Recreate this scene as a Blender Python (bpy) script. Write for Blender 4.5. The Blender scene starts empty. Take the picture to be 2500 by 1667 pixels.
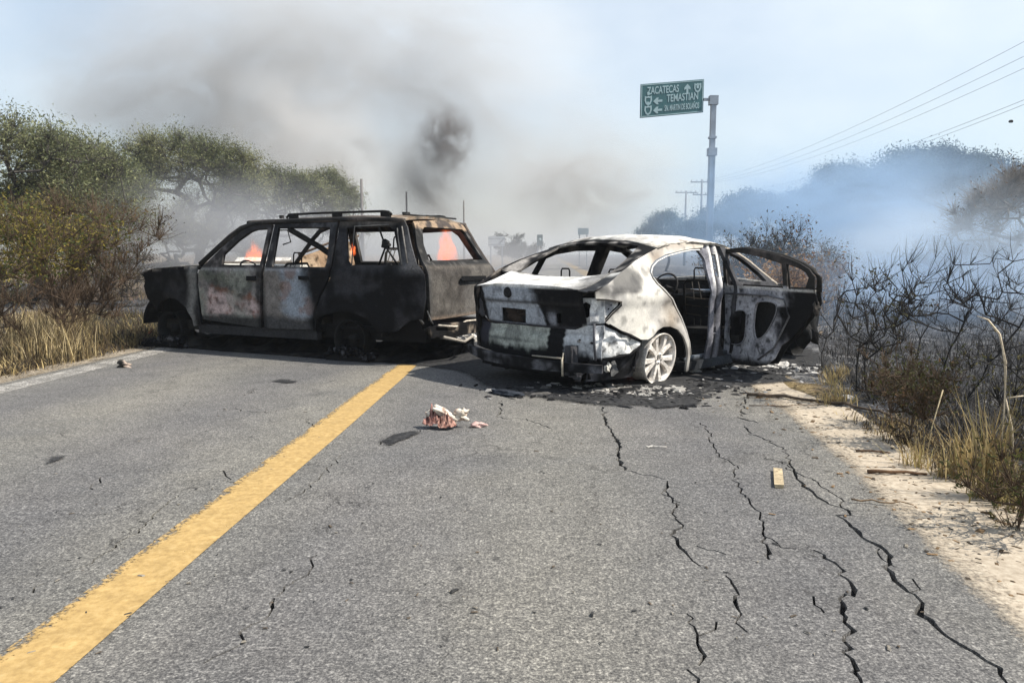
import bpy, math, random
import numpy as np
from mathutils import Vector, noise, geometry
random.seed(7); RNG = np.random.default_rng(7)
SC = bpy.context.scene; COL = SC.collection
R = math.radians
# ------------------------------------------------------------------ camera
F_PX, CAM_H, HOR = 1806.0, 1.22, 620.0
PITCH = math.atan((833.5 - HOR) / F_PX)
cam = bpy.data.objects.new('camera', bpy.data.cameras.new('camera')); COL.objects.link(cam)
cam.data.sensor_width = 36; cam.data.lens = F_PX / 2500 * 36; cam.data.clip_end = 3000; cam.data.clip_start = .05
cam.location = (0, 0, CAM_H); cam.rotation_euler = (math.pi / 2 - PITCH, 0, 0)
SC.camera = cam
# ------------------------------------------------------------------ light
SUN_DIR = Vector((.80, -.10, 1.0)).normalized()
w = bpy.data.worlds.new('World'); SC.world = w; w.use_nodes = True
nt = w.node_tree; bg = nt.nodes['Background']
sky = nt.nodes.new('ShaderNodeTexSky'); sky.sky_type = 'NISHITA'; sky.sun_disc = False
sky.sun_elevation = math.asin(SUN_DIR.z); sky.sun_rotation = math.atan2(SUN_DIR.x, SUN_DIR.y)
sky.air_density = 1.2; sky.dust_density = 1.3; sky.ozone_density = 1.5
tc = nt.nodes.new('ShaderNodeTexCoord'); mp = nt.nodes.new('ShaderNodeMapping'); mp.inputs['Scale'].default_value = (1.0, 1.0, 1.8)
nz = nt.nodes.new('ShaderNodeTexNoise'); nz.inputs['Scale'].default_value = 1.7; nz.inputs['Detail'].default_value = 6
rp = nt.nodes.new('ShaderNodeValToRGB'); rp.color_ramp.elements[0].position = .30; rp.color_ramp.elements[1].position = .70
rp.color_ramp.elements[1].color = (.75, .75, .75, 1)
mx = nt.nodes.new('ShaderNodeMix'); mx.data_type = 'RGBA'; mx.inputs['B'].default_value = (6.6, 7.1, 7.5, 1)
nt.links.new(tc.outputs['Generated'], mp.inputs[0]); nt.links.new(mp.outputs[0], nz.inputs[0]); nt.links.new(nz.outputs[0], rp.inputs[0])
nt.links.new(rp.outputs[0], mx.inputs[0]); nt.links.new(sky.outputs[0], mx.inputs['A']); nt.links.new(mx.outputs['Result'], bg.inputs[0])
bg.inputs[1].default_value = 0.10
sl = bpy.data.lights.new('sun', 'SUN'); sl.energy = 4.8; sl.angle = R(.5); sl.color = (1, .94, .84)
so = bpy.data.objects.new('sun', sl); COL.objects.link(so); so.rotation_euler = SUN_DIR.to_track_quat('Z', 'Y').to_euler()
vs = SC.view_settings; vs.view_transform = "Standard"; vs.look = "None"; vs.exposure = 0.62; vs.gamma = 1; vs.use_curve_mapping = False
cy = SC.cycles; cy.use_denoising = True; cy.max_bounces = 8; cy.volume_bounces = 1; cy.transparent_max_bounces = 24
cy.diffuse_bounces = 3; cy.glossy_bounces = 2; cy.sample_clamp_indirect = 6; cy.volume_step_rate = 1.5; cy.volume_max_steps = 96
try: cy.denoising_prefilter = 'ACCURATE'
except Exception: pass

# ------------------------------------------------------------------ helpers
def g(px, py, z=0.0):
    """point of the ground (height z) that the camera sees at photo pixel px, py"""
    a = (px - 1250) / F_PX; b = -(py - 833.5) / F_PX; c, s = math.cos(PITCH), math.sin(PITCH)
    d = (a, c + b * s, -s + b * c); t = (z - CAM_H) / d[2]
    return Vector((d[0] * t, d[1] * t, z))
def at(px, py, Y):
    a = (px - 1250) / F_PX; b = -(py - 833.5) / F_PX; c, s = math.cos(PITCH), math.sin(PITCH)
    d = (a, c + b * s, -s + b * c); t = Y / d[1]
    return Vector((d[0] * t, Y, CAM_H + d[2] * t))
def tag(o, label=None, cat=None, group=None, kind=None):
    if label: o['label'] = label
    if cat: o['category'] = cat
    if group: o['group'] = group
    if kind: o['kind'] = kind
    return o
def empty(name, loc=(0, 0, 0), rz=0, label=None, cat=None, group=None):
    o = bpy.data.objects.new(name, None); COL.objects.link(o); o.location = loc; o.rotation_euler = (0, 0, rz); o.empty_display_size = .2
    return tag(o, label, cat, group)
def copy_tree(o, parent=None):
    c = o.copy(); COL.objects.link(c); c.parent = parent
    for ch in list(o.children): copy_tree(ch, c)
    return c
def interp(pts):
    xs = [p[0] for p in pts]; ys = [p[1] for p in pts]
    return lambda x: float(np.interp(x, xs, ys))
def nz3(x, y, z, s=1.0, o=0.0, oc=4):
    return noise.fractal(Vector((x * s + o, y * s + 2 * o, z * s - o)), 1.0, 2.1, oc)
def sm(a, b, x):
    t = min(1, max(0, (x - a) / (b - a))); return t * t * (3 - 2 * t)
def mixc(a, b, t): return tuple(a[i] + (b[i] - a[i]) * t for i in range(3))
def inpoly(pts, poly):
    P = np.asarray(pts, float); Q = np.asarray(poly, float); x, y = P[:, 0], P[:, 1]; r = np.zeros(len(P), bool); j = len(Q) - 1
    for i in range(len(Q)):
        xi, yi = Q[i]; xj, yj = Q[j]
        c = ((yi > y) != (yj > y)) & (x < (xj - xi) * (y - yi) / ((yj - yi) if yj != yi else 1e-12) + xi)
        r ^= c; j = i
    return r
def link_mesh(name, V, Fs, mat, parent=None, smooth=False, tone=None, uniform=None):
    """V (n,3) array; Fs (m,k) array or list of faces"""
    me = bpy.data.meshes.new(name)
    V = np.asarray(V, np.float32)
    if isinstance(Fs, np.ndarray):
        m, k = Fs.shape
        me.vertices.add(len(V)); me.vertices.foreach_set('co', V.ravel())
        me.loops.add(m * k); me.loops.foreach_set('vertex_index', Fs.astype(np.int32).ravel())
        me.polygons.add(m); me.polygons.foreach_set('loop_start', np.arange(0, m * k, k, dtype=np.int32))
        me.update(calc_edges=True)
    else:
        me.from_pydata([tuple(v) for v in V], [], [tuple(f) for f in Fs])
    if smooth: me.polygons.foreach_set('use_smooth', np.ones(len(me.polygons), bool))
    if tone is not None:
        a = me.color_attributes.new('tone', 'FLOAT_COLOR', 'POINT'); c = np.ones((len(V), 4), np.float32); c[:, :np.shape(tone)[1]] = tone
        a.data.foreach_set('color', c.ravel())
    if mat: me.materials.append(mat)
    me.update()
    o = bpy.data.objects.new(name, me); COL.objects.link(o)
    if parent: o.parent = parent
    return o
class MB:
    """collects shapes, then build() links them as one mesh object"""
    def __init__(s, tone=(.02, .02, .02)): s.v = []; s.f = []; s.c = []; s.sf = []; s.t = tone
    def add(s, vs, fs, tone=None, smooth=False):
        n = len(s.v); s.v += [tuple(v) for v in vs]; s.f += [tuple(i + n for i in f) for f in fs]; s.sf += [smooth] * len(fs)
        t = tone or s.t
        s.c += [t(*v) if callable(t) else t for v in vs]
        return s
    def box(s, x0, x1, y0, y1, z0, z1, tone=None, jig=0):
        vs = [(x, y, z) for x in (x0, x1) for y in (y0, y1) for z in (z0, z1)]
        if jig: vs = [(x + random.uniform(-jig, jig), y + random.uniform(-jig, jig), z + random.uniform(-jig, jig)) for x, y, z in vs]
        return s.add(vs, [(0, 1, 3, 2), (4, 6, 7, 5), (0, 4, 5, 1), (2, 3, 7, 6), (0, 2, 6, 4), (1, 5, 7, 3)], tone)
    def tube(s, pts, r, n=6, tone=None, close=False):
        pts = [Vector(p) for p in pts]; m = len(pts); rr = r if isinstance(r, (list, tuple)) else [r] * m
        vs = []; up = Vector((.13, .21, .97)).normalized(); fs = []
        for i, p in enumerate(pts):
            a = pts[(i - 1) % m] if (close or i > 0) else p; b = pts[(i + 1) % m] if (close or i < m - 1) else p
            d = (b - a)
            if d.length < 1e-6: d = Vector((0, 0, 1))
            d.normalize(); u = d.cross(up)
            if u.length < .2: u = d.cross(Vector((1, 0, 0)))
            u.normalize(); v = d.cross(u)
            for k in range(n):
                an = 2 * math.pi * k / n; vs.append(p + (u * math.cos(an) + v * math.sin(an)) * rr[i])
        L = m if close else m - 1
        for i in range(L):
            j = (i + 1) % m
            for k in range(n): fs.append((i * n + k, i * n + (k + 1) % n, j * n + (k + 1) % n, j * n + k))
        if not close: fs += [tuple(range(n))[::-1], tuple(range((m - 1) * n, m * n))]
        return s.add(vs, fs, tone, True)
    def ring(s, c, ax, prof, n=40, tone=None):
        """revolve profile (radius, offset along ax) about axis ax at c"""
        c = Vector(c); ax = Vector(ax).normalized(); u = ax.cross(Vector((0, 0, 1)));
        if u.length < .1: u = ax.cross(Vector((1, 0, 0)))
        u.normalize(); v = ax.cross(u); vs = []; fs = []; m = len(prof)
        for k in range(n):
            an = 2 * math.pi * k / n; d = u * math.cos(an) + v * math.sin(an)
            for r_, o_ in prof: vs.append(c + d * r_ + ax * o_)
        for k in range(n):
            for i in range(m - 1):
                a = k * m + i; b = ((k + 1) % n) * m + i; fs.append((a, b, b + 1, a + 1))
        return s.add(vs, fs, tone, True)
    def blob(s, c, r, sub=1, tone=None, rough=.25, seed=0):
        """lumpy rock/debris from a deformed ico grid"""
        t = (1 + 5 ** .5) / 2
        V = [Vector(p).normalized() for p in [(-1, t, 0), (1, t, 0), (-1, -t, 0), (1, -t, 0), (0, -1, t), (0, 1, t), (0, -1, -t), (0, 1, -t), (t, 0, -1), (t, 0, 1), (-t, 0, -1), (-t, 0, 1)]]
        Fc = [(0, 11, 5), (0, 5, 1), (0, 1, 7), (0, 7, 10), (0, 10, 11), (1, 5, 9), (5, 11, 4), (11, 10, 2), (10, 7, 6), (7, 1, 8), (3, 9, 4), (3, 4, 2), (3, 2, 6), (3, 6, 8), (3, 8, 9), (4, 9, 5), (2, 4, 11), (6, 2, 10), (8, 6, 7), (9, 8, 1)]
        for _ in range(sub):
            cache = {}; nf = []
            def mid(a, b):
                k = (min(a, b), max(a, b))
                if k not in cache: V.append(((V[a] + V[b]) / 2).normalized()); cache[k] = len(V) - 1
                return cache[k]
            for a, b, c_ in Fc:
                x, y, z = mid(a, b), mid(b, c_), mid(c_, a); nf += [(a, x, z), (b, y, x), (c_, z, y), (x, y, z)]
            Fc = nf
        rx, ry, rz = r if isinstance(r, (tuple, list)) else (r, r, r); out = []
        for v in V:
            k = 1 + rough * 2 * nz3(v.x, v.y, v.z, 1.3, seed * 3.7 + 1.1, 3)
            out.append((c[0] + v.x * rx * k, c[1] + v.y * ry * k, c[2] + v.z * rz * k))
        return s.add(out, Fc, tone, sub > 1)
    def panel(s, outline, mapf, holes=(), grid=.03, thick=.012, tone=None, flip=False, warp=0.0):
        """sheet with holes laid out in two parameters, bent by mapf(a, b) -> (x, y, z), given thickness"""
        def dens(poly):
            o = []
            for i in range(len(poly)):
                a = Vector(poly[i]); b = Vector(poly[(i + 1) % len(poly)]); k = max(1, int((b - a).length / (grid * 1.2)))
                o += [tuple(a + (b - a) * j / k) for j in range(k)]
            return o
        loops = [dens(outline)] + [dens(h) for h in holes]
        pts = []; edges = []
        for L in loops:
            n0 = len(pts); pts += L; edges += [(n0 + i, n0 + (i + 1) % len(L)) for i in range(len(L))]
        A = np.array(loops[0]); lo, hi = A.min(0), A.max(0)
        gx, gy = np.meshgrid(np.arange(lo[0] + grid / 2, hi[0], grid), np.arange(lo[1] + grid / 2, hi[1], grid))
        gx = gx + (np.arange(gy.shape[0]) % 2)[:, None] * grid / 2
        G = np.stack([gx.ravel(), gy.ravel()], -1); B = np.array([p for L in loops for p in L])
        k = inpoly(G, loops[0])
        for L in loops[1:]: k &= ~inpoly(G, L)
        G = G[k]
        if len(G):
            d = np.sqrt(((G[:, None] - B[None]) ** 2).sum(-1)).min(1); G = G[d > grid * .45]
        allp = [Vector(p) for p in pts] + [Vector(p) for p in G]
        r = geometry.delaunay_2d_cdt(allp, edges, [], 0, 1e-5)
        vo, fo = r[0], r[2]
        cen = np.array([[(vo[f[0]][i] + vo[f[1]][i] + vo[f[2]][i]) / 3 for i in (0, 1)] for f in fo])
        k = inpoly(cen, loops[0])
        for L in loops[1:]: k &= ~inpoly(cen, L)
        fs = [tuple(f) for f, q in zip(fo, k) if q]
        P = []
        for v in vo:
            q = Vector(mapf(v[0], v[1]))
            if warp: q += Vector((nz3(*q, 3, 1), nz3(*q, 3, 5), nz3(*q, 3, 9))) * warp
            P.append(q)
        Nn = [Vector((0, 0, 0)) for _ in P]
        for f in fs:
            n = (P[f[1]] - P[f[0]]).cross(P[f[2]] - P[f[0]])
            for i in f: Nn[i] += n
        sg = -1 if flip else 1; N_ = [n.normalized() * sg if n.length > 0 else Vector((0, 0, 1)) for n in Nn]
        used = sorted({i for f in fs for i in f}); mp_ = {u: i for i, u in enumerate(used)}
        front = [P[u] for u in used]; back = [P[u] - N_[u] * thick for u in used]
        ff = [tuple(mp_[i] for i in f) for f in fs]
        if flip: ff = [f[::-1] for f in ff]
        s.add(front, ff, tone, True); s.add(back, [f[::-1] for f in ff], tone, True)
        ed = {}
        for f in ff:
            for i in range(3):
                a, b = f[i], f[(i + 1) % 3]; ed[(a, b)] = 1
        rv = []; rf = []
        for (a, b) in ed:
            if (b, a) not in ed:
                n = len(rv); rv += [front[a], front[b], back[b], back[a]]; rf.append((n + 1, n, n + 3, n + 2))
        if rv: s.add(rv, rf, tone, False)
        return s
    def build(s, name, mat, parent=None, label=None, cat=None, group=None, kind=None):
        o = link_mesh(name, np.array(s.v, np.float32).reshape(-1, 3), s.f, mat, parent, tone=np.array([c[:3] for c in s.c], np.float32))
        o.data.polygons.foreach_set('use_smooth', np.array(s.sf, bool))
        return tag(o, label, cat, group, kind)

# ------------------------------------------------------------------ materials
class NG:
    def __init__(s, name):
        s.m = bpy.data.materials.new(name); s.m.use_nodes = True; s.n = s.m.node_tree.nodes; s.l = s.m.node_tree.links
        s.b = s.n['Principled BSDF']; s.out = s.n['Material Output']
    def node(s, t, **k):
        n = s.n.new(t)
        for a, v in k.items(): setattr(n, a, v)
        return n
    def L(s, a, b): s.l.new(a, b)
    def coord(s, which='Object'): return s.node('ShaderNodeTexCoord').outputs[which]
    def geo(s): return s.node('ShaderNodeNewGeometry').outputs['Position']
    def noise(s, vec, scale, detail=4, rough=.55, dist=0):
        n = s.node('ShaderNodeTexNoise'); n.inputs['Scale'].default_value = scale; n.inputs['Detail'].default_value = detail
        n.inputs['Roughness'].default_value = rough; n.inputs['Distortion'].default_value = dist; s.L(vec, n.inputs['Vector']); return n.outputs[0]
    def ramp(s, f, *st):
        n = s.node('ShaderNodeValToRGB'); e = n.color_ramp.elements
        while len(e) < len(st): e.new(.5)
        for i, (p, c) in enumerate(st):
            e[i].position = p; e[i].color = (c, c, c, 1) if isinstance(c, (int, float)) else (*c, 1)
        s.L(f, n.inputs[0]); return n.outputs[0]
    def mix(s, f, a, b, mode='MIX'):
        n = s.node('ShaderNodeMix', data_type='RGBA', blend_type=mode)
        for k, v in (('Factor', f), ('A', a), ('B', b)):
            q = n.inputs[k] if k != 'Factor' else n.inputs[0]
            if isinstance(v, (int, float)): q.default_value = v if k == 'Factor' else (v, v, v, 1)
            elif isinstance(v, tuple): q.default_value = (*v, 1)
            else: s.L(v, q)
        return n.outputs['Result']
    def math(s, op, a, b=None, c=None, clamp=False):
        n = s.node('ShaderNodeMath', operation=op); n.use_clamp = clamp
        for i, v in enumerate((a, b, c)):
            if v is None: continue
            if isinstance(v, (int, float)): n.inputs[i].default_value = v
            else: s.L(v, n.inputs[i])
        return n.outputs[0]
    def bump(s, h, strength=.4, dist=.01, prev=None):
        n = s.node('ShaderNodeBump'); n.inputs['Strength'].default_value = strength; n.inputs['Distance'].default_value = dist
        s.L(h, n.inputs['Height'])
        if prev is not None: s.L(prev, n.inputs['Normal'])
        s.L(n.outputs[0], s.b.inputs['Normal']); return n.outputs[0]
    def attr(s, name='tone'): return s.node('ShaderNodeVertexColor', layer_name=name)
    def fin(s, col=None, rough=.8, metal=0, spec=None):
        if col is not None:
            if isinstance(col, tuple): s.b.inputs['Base Color'].default_value = (*col, 1)
            else: s.L(col, s.b.inputs['Base Color'])
        if isinstance(rough, (int, float)): s.b.inputs['Roughness'].default_value = rough
        else: s.L(rough, s.b.inputs['Roughness'])
        s.b.inputs['Metallic'].default_value = metal
        if spec is not None: s.b.inputs['Specular IOR Level'].default_value = spec
        return s.m
def plain(name, col, rough=.8, metal=0, var=.25, scale=8, bump=.2):
    k = NG(name); p = k.coord(); n = k.noise(p, scale, 5)
    c = k.mix(k.ramp(n, (.3, 0.0), (.7, 1.0)), tuple(x * (1 - var) for x in col), tuple(min(1, x * (1 + var)) for x in col))
    if bump: k.bump(k.noise(p, scale * 6, 3), bump, .01)
    return k.fin(c, rough, metal)
def m_char():
    k = NG('burnt_metal'); p = k.coord(); a = k.attr().outputs['Color']
    n1 = k.noise(p, 9, 6, .65, .6); n2 = k.noise(p, 45, 4, .6); n3 = k.noise(p, 3.1, 5, .6, 1.2)
    c = k.mix(1.0, a, k.ramp(n1, (.30, .60), (.52, 1.0), (.72, 1.30)), 'MULTIPLY')
    c = k.mix(1.0, c, k.ramp(n2, (.30, .72), (.70, 1.22)), 'MULTIPLY')
    ash = k.ramp(k.math('MULTIPLY', k.noise(p, 22, 6, .7, 1.0), n3), (.335, 0.0), (.40, .55))
    c = k.mix(ash, c, k.mix(1.0, k.mix(1.0, a, (1.9, 1.85, 1.8), 'MULTIPLY'), (.012, .012, .012), 'ADD'))
    dark = k.ramp(k.noise(p, 60, 3, .5), (.64, 0.0), (.70, .7))
    c = k.mix(dark, c, (.02, .018, .017))
    k.bump(n2, .35, .006, k.bump(n1, .35, .02))
    return k.fin(c, k.ramp(n1, (.3, .6), (.7, .95)), 0, .10)
M_CHAR = m_char()
def m_scorch():
    k = NG('scorched_steel'); p = k.coord(); a = k.attr().outputs['Color']; n1 = k.noise(p, 6, 5, .6, .5); n2 = k.noise(p, 50, 3, .6)
    c = k.mix(1.0, a, k.ramp(n1, (.30, .90), (.70, 1.10)), 'MULTIPLY'); c = k.mix(1.0, c, k.ramp(n2, (.30, .90), (.70, 1.07)), 'MULTIPLY')
    c = k.mix(k.ramp(k.noise(p, 90, 2, .5), (.70, 0.0), (.76, .5)), c, (.06, .05, .045)); k.bump(n2, .15, .004, k.bump(n1, .25, .02)); return k.fin(c, .6, 0, .35)
M_SCO = m_scorch()
M_WIRE = plain('wire', (.03, .03, .035), .6, .3)
M_POLE = plain('galvanised_steel', (.30, .33, .37), .5, .5, .15, 3)
def m_tone(name, rough=.85, var=.25, scale=4, translucent=0):
    k = NG(name); p = k.geo(); a = k.attr().outputs['Color']
    c = k.mix(1.0, a, k.ramp(k.noise(p, scale, 3), (.3, 1 - var), (.7, 1 + var)), 'MULTIPLY'); k.fin(c, rough, 0, .2)
    if translucent:
        t = k.node('ShaderNodeBsdfTranslucent'); k.L(c, t.inputs[0]); m = k.node('ShaderNodeMixShader'); m.inputs[0].default_value = translucent
        k.L(k.b.outputs[0], m.inputs[1]); k.L(t.outputs[0], m.inputs[2]); k.L(m.outputs[0], k.out.inputs[0])
    return k.m
M_LEAF = m_tone('leaves', .7, .35, 1.2, .35)
M_BARK = m_tone('bark', .9, .3, 9)
M_STRAW = m_tone('straw', .75, .3, 7, .25)

RA0 = .052
def m_asphalt():
    k = NG('asphalt'); p = k.geo()
    n = k.noise(p, 95, 3, .75); v = k.node('ShaderNodeTexVoronoi'); v.inputs['Scale'].default_value = 150; k.L(p, v.inputs['Vector'])
    nb = k.noise(p, 34, 4, .8); n = k.math('ADD', k.math('MULTIPLY', n, .6), k.math('MULTIPLY', nb, .4))
    c = k.ramp(n, (.34, (.012, .012, .013)), (.44, (.062, .061, .061)), (.52, (.145, .141, .134)), (.60, (.34, .33, .305)), (.70, (.66, .64, .59)))
    c = k.mix(.25, c, k.ramp(v.outputs['Distance'], (.2, (.24, .235, .22)), (.7, (.06, .06, .06))))
    big = k.noise(p, .55, 5, .6, .5); mid = k.noise(p, 4.5, 5, .65)
    c = k.mix(1.0, c, k.ramp(big, (.3, (.74, .75, .78)), (.7, (1.14, 1.11, 1.06))), 'MULTIPLY')
    c = k.mix(1.0, c, k.ramp(mid, (.3, .82), (.7, 1.15)), 'MULTIPLY')
    st = k.ramp(k.noise(p, 2.2, 3, .5, .3), (.70, 0.0), (.76, .55)); c = k.mix(st, c, (.05, .05, .05))
    c = k.mix(k.ramp(k.noise(p, 11, 2), (.70, 0.0), (.74, .7)), c, (.035, .035, .035))
    mp_ = k.node('ShaderNodeMapping'); mp_.inputs['Rotation'].default_value = (0, 0, RA0); mp_.inputs['Scale'].default_value = (1.0, .42, 1); wv = k.node('ShaderNodeVectorMath', operation='ADD'); nn = k.node('ShaderNodeTexNoise'); nn.inputs['Scale'].default_value = 3.5; nn.inputs['Detail'].default_value = 6; nn.inputs['Roughness'].default_value = .7; k.L(p, nn.inputs[0]); sc_ = k.node('ShaderNodeVectorMath', operation='SCALE'); k.L(nn.outputs['Color'], sc_.inputs[0]); sc_.inputs['Scale'].default_value = .42
    k.L(p, wv.inputs[0]); k.L(sc_.outputs[0], wv.inputs[1]); k.L(wv.outputs[0], mp_.inputs[0]); vd = k.node('ShaderNodeTexVoronoi', feature='DISTANCE_TO_EDGE'); vd.inputs['Scale'].default_value = 1.5; k.L(mp_.outputs[0], vd.inputs['Vector'])
    msk = k.ramp(k.noise(p, .8, 3), (.44, 0.0), (.56, 1.0)); fine = k.math('MULTIPLY', k.ramp(vd.outputs[0], (.003, 1.0), (.010, 0.0)), k.math('MULTIPLY', msk, k.ramp(k.noise(p, 5, 3), (.40, 0.0), (.55, .85)))); c = k.mix(fine, c, (.018, .017, .016))
    sx = k.node('ShaderNodeSeparateXYZ'); mp2 = k.node('ShaderNodeMapping'); mp2.inputs['Rotation'].default_value = (0, 0, RA0); k.L(p, mp2.inputs[0]); k.L(mp2.outputs[0], sx.inputs[0]); tr = k.math('SINE', k.math('MULTIPLY', k.math('ADD', sx.outputs[0], k.math('MULTIPLY', big, .8)), 3.6)); c = k.mix(1.0, c, k.ramp(k.math('MULTIPLY_ADD', tr, .5, .5), (.0, (.90, .90, .93)), (1.0, (1.09, 1.08, 1.04))), 'MULTIPLY')
    k.bump(n, .8, .006, k.bump(mid, .3, .02))
    return k.fin(c, .92, 0, .3)
M_ASPH = m_asphalt()
def worn(name, cols, holes=(.40, .46), hs=7, rough=.85, edge=True, nscale=30, hsn=2.3):
    """sheet whose chipped or drifted edge follows vertex alpha and noise"""
    k = NG(name); p = k.geo(); a = k.attr()
    c = k.ramp(k.noise(p, nscale, 5, .65), (.3, cols[0]), (.5, cols[1]), (.7, cols[2]))
    c = k.mix(1.0, c, k.ramp(k.noise(p, hsn, 5), (.3, .86), (.7, 1.08)), 'MULTIPLY')
    n = k.noise(p, hs, 6, .72); n2 = k.noise(p, 60, 3, .7)
    nn = k.math('ADD', k.math('MULTIPLY', n, .5), k.math('MULTIPLY', n2, .5))
    al = k.ramp(k.math('ADD', nn, k.math('SUBTRACT', k.node_sep(a), .5)), (holes[0], 0.0), (holes[1], 1.0))
    tr = k.node('ShaderNodeBsdfTransparent'); m = k.node('ShaderNodeMixShader'); k.L(al, m.inputs[0]); k.L(tr.outputs[0], m.inputs[1]); k.L(k.b.outputs[0], m.inputs[2])
    k.L(m.outputs[0], k.out.inputs[0]); k.bump(n2, .4, .004)
    return k.fin(c, rough, 0, .25)
def _sep(self, a):
    n = self.node('ShaderNodeSeparateColor'); self.L(a.outputs['Color'], n.inputs[0]); return n.outputs[0]
NG.node_sep = _sep

# ------------------------------------------------------------------ road frame
RA = .052; RD = Vector((math.sin(RA), math.cos(RA), 0)); RN = Vector((math.cos(RA), -math.sin(RA), 0))
def lat(px, py): return g(px, py).dot(RN)
E_L = lat(213, 886); E_R = lat(2143, 1150)
def road_pt(u, v): p = RN * u + RD * v; return (p.x, p.y)
def off_road(x, y):
    u = x * RN.x + y * RN.y; return max(E_L - u, u - E_R, -1)
# ------------------------------------------------------------------ ground
def axis(a, b, d0, gr):
    o = [0.0]; d = d0
    while o[-1] < max(abs(a), b): o.append(o[-1] + d); d *= gr
    o = np.array(o); return np.unique(np.concatenate([-o[o <= abs(a) * 1.05], o[o <= b * 1.05]]))
def ground_h(x, y):
    d = off_road(x, y)
    h = -.05 + .05 * sm(.0, .35, d)
    if d > 0:
        h += sm(.1, 1.2, d) * (.10 * nz3(x, y, 0, .55, 3) + .05 * nz3(x, y, 0, 2.3, 8)) - .05 * sm(.5, 2.5, d)
        u = x * RN.x + y * RN.y
        if u > 0: h -= .16 * sm(.8, 4, d)
    return h
xs = axis(-900, 900, .16, 1.022); ys = axis(-60, 1600, .16, 1.022)
ys = ys[ys > -30]
X, Y = np.meshgrid(xs, ys)
Z = np.zeros_like(X); T = np.zeros(X.shape + (3,))
for i in range(X.shape[0]):
    for j in range(X.shape[1]):
        x, y = X[i, j], Y[i, j]; near = abs(x) < 60 and y < 110
        Z[i, j] = ground_h(x, y) if near else -.12
        u = x * RN.x + y * RN.y
        n = nz3(x, y, 0, .45, 4) if near else 0
        if u > 0:   # r: burnt amount, g: ash, b: straw litter
            T[i, j] = (sm(E_R + .3, E_R + 1.1, u + n * .7), sm(.05, .5, nz3(x, y, 0, .8, 11) if near else 0) + (.8 * sm(1.6, .4, abs(u - E_R - .9 - n * .3)) * sm(6.2, 7.2, y) * sm(13, 9.5, y)), sm(1.2, .1, abs(u - E_R - .55)))
        else:
            T[i, j] = (.8 * sm(-.05, .3, n + .35 * sm(7.5, 10, y) - .1) if y < 40 else .3, .1, sm(3, .3, abs(u - E_L + 1.2)))
ni, nj = X.shape; idx = np.arange(ni * nj).reshape(ni, nj)
Fq = np.stack([idx[:-1, :-1], idx[:-1, 1:], idx[1:, 1:], idx[1:, :-1]], -1).reshape(-1, 4)
k = NG('soil'); p = k.geo(); sp = k.node('ShaderNodeSeparateColor'); k.L(k.attr().outputs['Color'], sp.inputs[0])
n1 = k.noise(p, 6, 8, .7, .4); n2 = k.noise(p, 28, 5, .75); n3 = k.noise(p, .3, 4)
soil = k.ramp(n1, (.3, (.10, .075, .05)), (.5, (.20, .155, .105)), (.7, (.34, .27, .19)))
straw = k.ramp(n2, (.35, (.09, .065, .03)), (.5, (.26, .19, .09)), (.68, (.52, .41, .22)))
soil = k.mix(k.math('MULTIPLY', sp.outputs[2], k.ramp(n1, (.4, 0.0), (.55, 1.0))), soil, straw)
burn = k.ramp(k.math('ADD', k.math('MULTIPLY', n1, .5), k.math('MULTIPLY', n2, .5)), (.36, (.012, .012, .014)), (.47, (.040, .041, .046)), (.56, (.11, .112, .12)), (.66, (.26, .26, .265)))
ashc = k.ramp(n2, (.35, (.10, .10, .10)), (.60, (.42, .41, .40)), (.75, (.66, .65, .63)))
burn = k.mix(k.math('MULTIPLY', sp.outputs[1], k.ramp(n1, (.48, 0.0), (.60, 1.0))), burn, ashc)
f = k.ramp(k.math('ADD', sp.outputs[0], k.math('MULTIPLY', k.math('SUBTRACT', n1, .5), 1.2)), (.35, 0.0), (.55, 1.0))
k.bump(n2, .8, .03, k.bump(n1, .9, .10))
M_SOIL = k.fin(k.mix(f, soil, burn), .95, 0, .15)
gr = link_mesh('ground', np.stack([X, Y, Z], -1).reshape(-1, 3), Fq, M_SOIL, smooth=True, tone=T.reshape(-1, 3)); tag(gr, kind='structure')

# ------------------------------------------------------------------ road with open cracks
def poly_s(ox, oy, s, pts): return [g(ox + u * s, oy + v * s) for u, v in pts]
CR = []
c5 = lambda w, pts: CR.append((w, poly_s(1700, 850, .5208, pts)))
c4 = lambda w, pts: CR.append((w, poly_s(850, 900, .489, pts)))
c3 = lambda w, pts: CR.append((w, poly_s(0, 800, .553, pts)))
c5(.018, [(235, 205), (215, 300), (188, 322), (240, 338), (290, 350)])
c5(.016, [(228, 365), (250, 395), (310, 420), (365, 450), (410, 465), (435, 530), (460, 575), (490, 625), (560, 690), (620, 730), (684, 748)])
c5(.008, [(545, 615), (620, 670), (690, 715), (684, 748)])
c5(.022, [(684, 748), (690, 800), (745, 845), (800, 900), (870, 940), (910, 1010), (940, 1090), (1000, 1140), (1050, 1190), (1045, 1240), (1130, 1310), (1180, 1350), (1250, 1395), (1350, 1460), (1420, 1530), (1465, 1580)])
c5(.008, [(862, 940), (872, 990), (925, 1020)]); c5(.010, [(1010, 1080), (1050, 1130), (1005, 1142)])
c5(.007, [(684, 748), (740, 765)])
c5(.014, [(190, 550), (190, 640), (260, 740), (310, 810), (310, 870), (338, 940), (342, 990)])
c5(.007, [(312, 880), (375, 912), (395, 932), (470, 940)])
c5(.018, [(545, 940), (600, 965), (660, 1020), (705, 1080), (745, 1130), (690, 1195), (700, 1260), (735, 1330), (702, 1370), (722, 1450), (770, 1550), (780, 1580)])
c5(.012, [(140, 1060), (190, 1150), (195, 1220), (185, 1285), (240, 1330)])
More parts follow.
